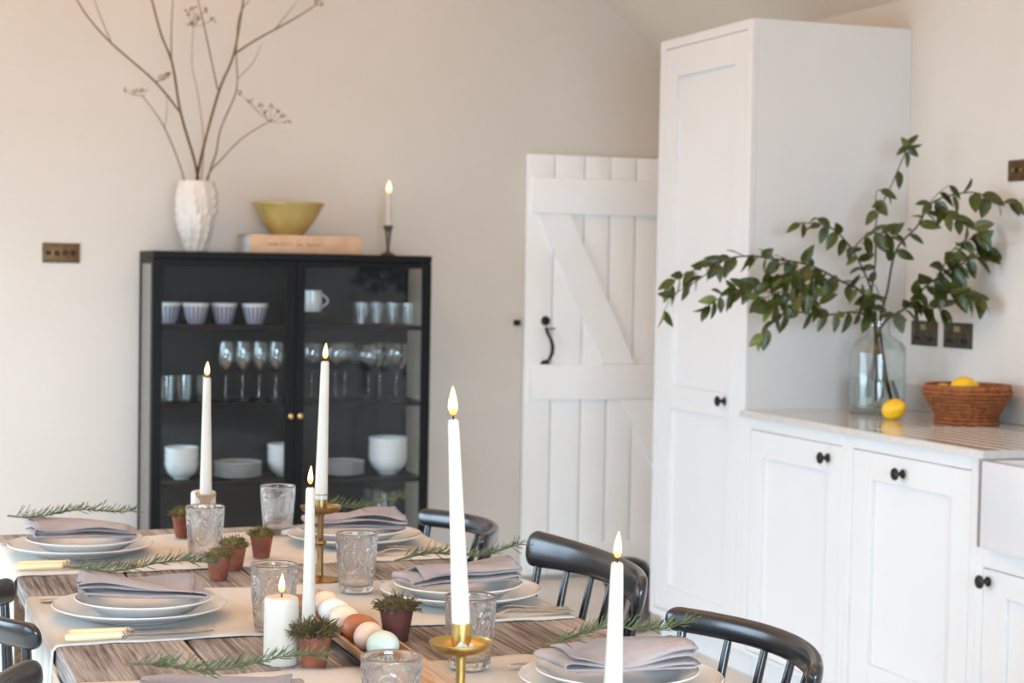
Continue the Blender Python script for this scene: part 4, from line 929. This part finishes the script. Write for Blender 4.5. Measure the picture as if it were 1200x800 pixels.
candle('lit taper candle in the silver candlestick on the far left', (0.731, 3.790, ZR+0.1055), 0.250, 0.0128, 0.0078, fh=0.030, fr_=0.0056)
low = [('base', [(0, 0), (0.028, 0), (0.029, 0.003), (0.016, 0.006), (0, 0.006)]), ('socket', [(0, 0.006), (0.0128, 0.0061), (0.0128, 0.020), (0.0116, 0.020), (0.0116, 0.010), (0, 0.010)])]
stick('low brass holder hidden behind the front moss pot', (0.694, 2.742, TZ), low, M['old_brass'])
candle('lit slim taper candle rising behind the front moss pot', (0.694, 2.742, TZ+0.0105), 0.243, 0.0113, 0.0070, fh=0.030, fr_=0.0044)
stick('low brass holder below the frame edge by the front right plate', (0.897, 2.015, TZ), low, M['old_brass'])
candle('lit taper candle in front of the front right place', (0.897, 2.015, TZ+0.0105), 0.232, 0.0140, 0.0078, fh=0.034, fr_=0.0050, tilt=(0, R(0.8)))
candle('short white pillar candle burning beside the front moss pot', (0.626, 2.640, TZ), 0.103, 0.0265, 0.0262, fh=0.030, fr_=0.0048, name='pillar_candle')
candle('short unlit white pillar candle behind the far tumbler', (0.744, 3.885, ZR), 0.103, 0.0270, 0.0268, group='unlit candles', fh=0, name='pillar_candle')

# moss pots -----------------------------------------------------------
pot_p = [(0.0165, 0), (0.0175, 0.002), (0.0245, 0.044), (0.0252, 0.050)]
pot_prof = shell(pot_p, 0.003)
def moss_mesh(seed, mat, spread, n=210):
    rg = random.Random(seed); mb = MB()
    mb.lathe([(0.021, 0.040), (0.0235, 0.046), (0.021, 0.055), (0.013, 0.061), (0, 0.063)], 20, fn=lambda r, z, t: r*(1+0.10*math.sin(t*5+seed)+0.06*math.sin(t*9+z*300)))
    for _ in range(n):
        a = rg.uniform(0, 6.283); q = math.sqrt(rg.random())*0.024; p = Vector((q*math.cos(a), q*math.sin(a), 0.058-0.012*(q/0.024)**2))
        d = Vector((math.cos(a)*(q/0.024)+rg.uniform(-.5, .5), math.sin(a)*(q/0.024)+rg.uniform(-.5, .5), rg.uniform(0.1, 1.0))).normalized(); l = rg.uniform(0.006, 0.016)*spread
        m = p+d*l*0.55; e = m+(d+Vector((rg.uniform(-.8, .8), rg.uniform(-.8, .8), rg.uniform(-1.1, .3)))).normalized()*l*0.55
        mb.tube([p, m, e], [0.0011, 0.0010, 0.0004], 4, caps=False)
    return mb.mesh('moss', mat, None)
pots = [(0.704, 3.900, ZR, 'terracotta', 'moss', 1.0, 'behind the far left tumbler'), (0.730, 3.490, TZ, 'terracotta', 'moss', 1.0, 'half hidden behind a smaller one left of centre'), (0.679, 3.384, TZ, 'terracotta', 'moss', 0.93, 'in front of its twin left of centre'),
        (0.808, 3.590, ZR, 'terracotta', 'moss', 0.95, 'right of the other far ones'), (0.668, 2.600, TZ, 'terracotta', 'moss_brown', 1.02, 'with straggly growth beside the pillar candle'), (0.842, 2.752, TZ, 'dark_terracotta', 'moss_brown', 1.1, 'darkest one, right of the eggs')]
for k, (x, y, z, pmat, mm, s, lb) in enumerate(pots):
    t = thing('moss_pot', 'small terracotta pot of moss ' + lb, 'plant pot', (x, y, z), 0.7*k, 'moss pots along the table'); t.scale = (s,)*3
    MB().lathe(pot_prof, 36).build('pot', M[pmat], t)
    MB().lathe([(0.0, 0.040), (0.020, 0.041), (0, 0.042)], 20).build('soil', M['soil'], t)
    o = put('moss', moss_mesh(31+k, M[mm], 1.7 if k == 4 else 1.25 if k == 5 else 1.0, 330 if k == 4 else 210), t); o['kind'] = 'stuff'

# wooden tray with eggs -------------------------------------------------
def trough():
    mb = MB(); Y0, Y1 = 2.20, 3.08; n = 40; sec = 18
    vs = []; fs = []
    for i in range(n+1):
        u = i/n; yy = Y0+(Y1-Y0)*u; e = min(u, 1-u)/0.05; wf_ = math.sqrt(max(0, 1-(1-min(1, e))**2))*0.6+0.4 if e < 1 else 1
        hw = 0.0405*wf_; lift = 0.010*max(0, 1-e)
        row = []
        for k in range(sec+1):
            a = math.pi*k/sec; row.append((-hw*math.cos(a), yy, 0.0255-(0.0255-lift)*math.sin(a)**0.6))
        for k in range(sec, -1, -1):
            a = math.pi*k/sec; row.append((-(hw-0.0045)*math.cos(a), yy, 0.0255-(0.0255-0.0055-lift)*math.sin(a)**0.6))
        vs += row
    m = 2*(sec+1)
    for i in range(n):
        for k in range(m): fs.append((i*m+k, (i+1)*m+k, (i+1)*m+(k+1) % m, i*m+(k+1) % m))
    fs.append(tuple(range(m))); fs.append(tuple(reversed(range(n*m, n*m+m))))
    return mb.add([(x, y-2.64, z) for x, y, z in vs], fs)
tag(trough().build('wooden_tray', M['tray_wood'], None, (0.7625, 2.64, TZ+0.0062), (0, 0, 0)), 'long narrow carved wooden tray holding eggs along the table', 'tray')
def egg_mesh(mat):
    L, r = 0.029, 0.0222; pr = [(0, -L)]
    for k in range(1, 20):
        a = -math.pi/2+math.pi*k/20; z = math.sin(a); pr.append((math.cos(a)*r*(1-0.13*z), z*L*(1.0 if z < 0 else 1.06)))
    return MB().lathe(pr+[(0, L*1.06)], 30).mesh('egg', mat, None)
ez = TZ+0.0062+0.0060+0.0215
for x, y, mt, rot, lb in ((0.764, 2.562, 'egg_mint', (R(78), 0, R(20)), 'pale mint green egg, nearest in the tray'), (0.759, 2.628, 'egg_pink', (R(90), 0, R(-35)), 'pinkish cream egg behind the mint one'), (0.766, 2.696, 'egg_brown', (R(90), 0, R(68)), 'dark reddish brown egg in the tray'),
                          (0.762, 2.770, 'egg_cream', (R(90), 0, R(20)), 'cream egg behind the brown one'), (0.762, 2.835, 'egg_white', (R(88), 0, R(40)), 'off-white egg before the last one in the tray'), (0.763, 2.902, 'egg_cream', (R(90), 0, R(-20)), 'cream egg furthest back in the tray')):
    tag(put('egg', egg_mesh(M[mt]), None, (x, y, ez+0.002), rot), lb, 'egg', 'eggs in the wooden tray')

# chairs -----------------------------------------------------------------
def chair(label, loc, rz, chord=0.46, sag=0.09, ch=0.042, zt=0.79, nsp=6, thick=0.024, wide_ends=False, lean=0.075):
    """local +x is the back of the chair; the origin is the floor under the seat"""
    t = thing('spindle_chair', label, 'chair', loc, rz, 'black spindle-back chairs')
    xb = 0.0                                            # crest ends at x = 0, middle at x = sag
    def cx(v): return xb + sag*(1-(2*v)**2)             # v in [-.5,.5]
    n = 44; pts = []; frs = []; secs = []
    for i in range(n+1):
        v = -0.5*math.cos(math.pi*i/n); p = Vector((cx(v), v*chord, zt-ch/2)); tg = Vector((-8*sag*v, chord, 0)).normalized()
        A = Vector((tg.y, -tg.x, 0)); A = (A+Vector((0, 0, 0.0))).normalized()
        e = 0.5-abs(v); k = math.sqrt(max(0.0, 1-(1-min(1, e/0.045))**2))*0.85+0.15
        hh = ch*(1.0 if not wide_ends else 0.86+0.28*(abs(v)*2)**2)
        A2 = (A+Vector((0, 0, 0.16))).normalized(); Bv = Vector((0, 0, 1)) + A*0.16*1.0; Bv.normalize()
        pts.append(p); frs.append((A, Bv))
        secs.append([(thick/2*k*math.copysign(abs(math.cos(q))**0.75, math.cos(q)), hh/2*k*math.copysign(abs(math.sin(q))**0.75, math.sin(q))) for q in [2*math.pi*j/16 for j in range(16)]])
    MB().sweep(pts, frs, secs).build('crest_rail', M['chair'], t, sharp=50)
    sz = 0.44
    for i in range(nsp):
        v = -0.44+0.88*i/(nsp-1); top = Vector((cx(v)-0.002, v*chord, zt-ch+0.008)); bot_ = Vector((cx(v)*0.85-lean, v*chord*0.80, sz-0.012))
        r_ = 0.0105 if i in (0, nsp-1) else 0.0085
        MB().tube([bot_, bot_.lerp(top, 0.3), bot_.lerp(top, 0.7), top], [r_*0.9, r_*1.1, r_*0.95, r_*0.75], 10).build('spindle', M['chair'], t)
    # saddle seat
    sm = MB(); sw, sd_ = chord*0.46, 0.20; c = -0.23; N = 40
    def ring(s, z): return [(c+sd_*s*math.copysign(abs(math.cos(q))**0.6, math.cos(q)), sw*s*math.copysign(abs(math.sin(q))**0.6, math.sin(q)), z) for q in [2*math.pi*k/N for k in range(N)]]
    rings = [ring(0.90, sz-0.036), ring(0.985, sz-0.024), ring(1.0, sz-0.010), ring(0.97, sz), ring(0.6, sz-0.006)]
    vs = [q for r_ in rings for q in r_]+[(c, 0, sz-0.009)]
    fs = [(i*N+k, i*N+(k+1) % N, (i+1)*N+(k+1) % N, (i+1)*N+k) for i in range(4) for k in range(N)]+[(4*N+k, 4*N+(k+1) % N, 5*N) for k in range(N)]+[tuple(reversed(range(N)))]
    sm.add(vs, fs).build('seat', M['chair'], t)
    feet = []
    for sx in (-1, 1):
        for sy in (-1, 1):
            a = Vector((c+sx*sd_*0.66, sy*sw*0.66, sz-0.034)); b = Vector((c+sx*sd_*0.98, sy*sw*0.95, 0.0)); feet.append((a, b))
            MB().tube([a, a.lerp(b, 0.35), a.lerp(b, 0.6), b], [0.013, 0.017, 0.015, 0.011], 12).build('leg', M['chair'], t)
    m = [a.lerp(b, 0.58) for a, b in feet]
    for p_, q_ in ((m[0], m[2]), (m[1], m[3])): MB().tube([p_, (p_+q_)/2, q_], [0.008, 0.011, 0.008], 8).build('stretcher', M['chair'], t)
    p_, q_ = (m[0]+m[2])/2, (m[1]+m[3])/2; MB().tube([p_, q_], 0.008, 8).build('stretcher', M['chair'], t)
    return t
chair('black spindle-back chair at the front right place', (1.310, 2.480, 0), 0, 0.49, 0.085, 0.041, 0.79)
chair('wider black chair with a broad crest board at the middle right place', (1.318, 3.130, 0), R(-2), 0.60, 0.07, 0.068, 0.815, 7, 0.024, True)
chair('black spindle-back chair at the far right place', (1.275, 3.785, 0), 0, 0.44, 0.09, 0.042, 0.79)
chair('black spindle-back chair at the middle left place, seen at the left edge', (0.292, 3.065, 0), R(180), 0.45, 0.09, 0.045, 0.79, lean=0.012)
chair('black spindle-back chair in the bottom left corner', (0.268, 2.370, 0), R(180), 0.47, 0.09, 0.045, 0.79, lean=0.012)
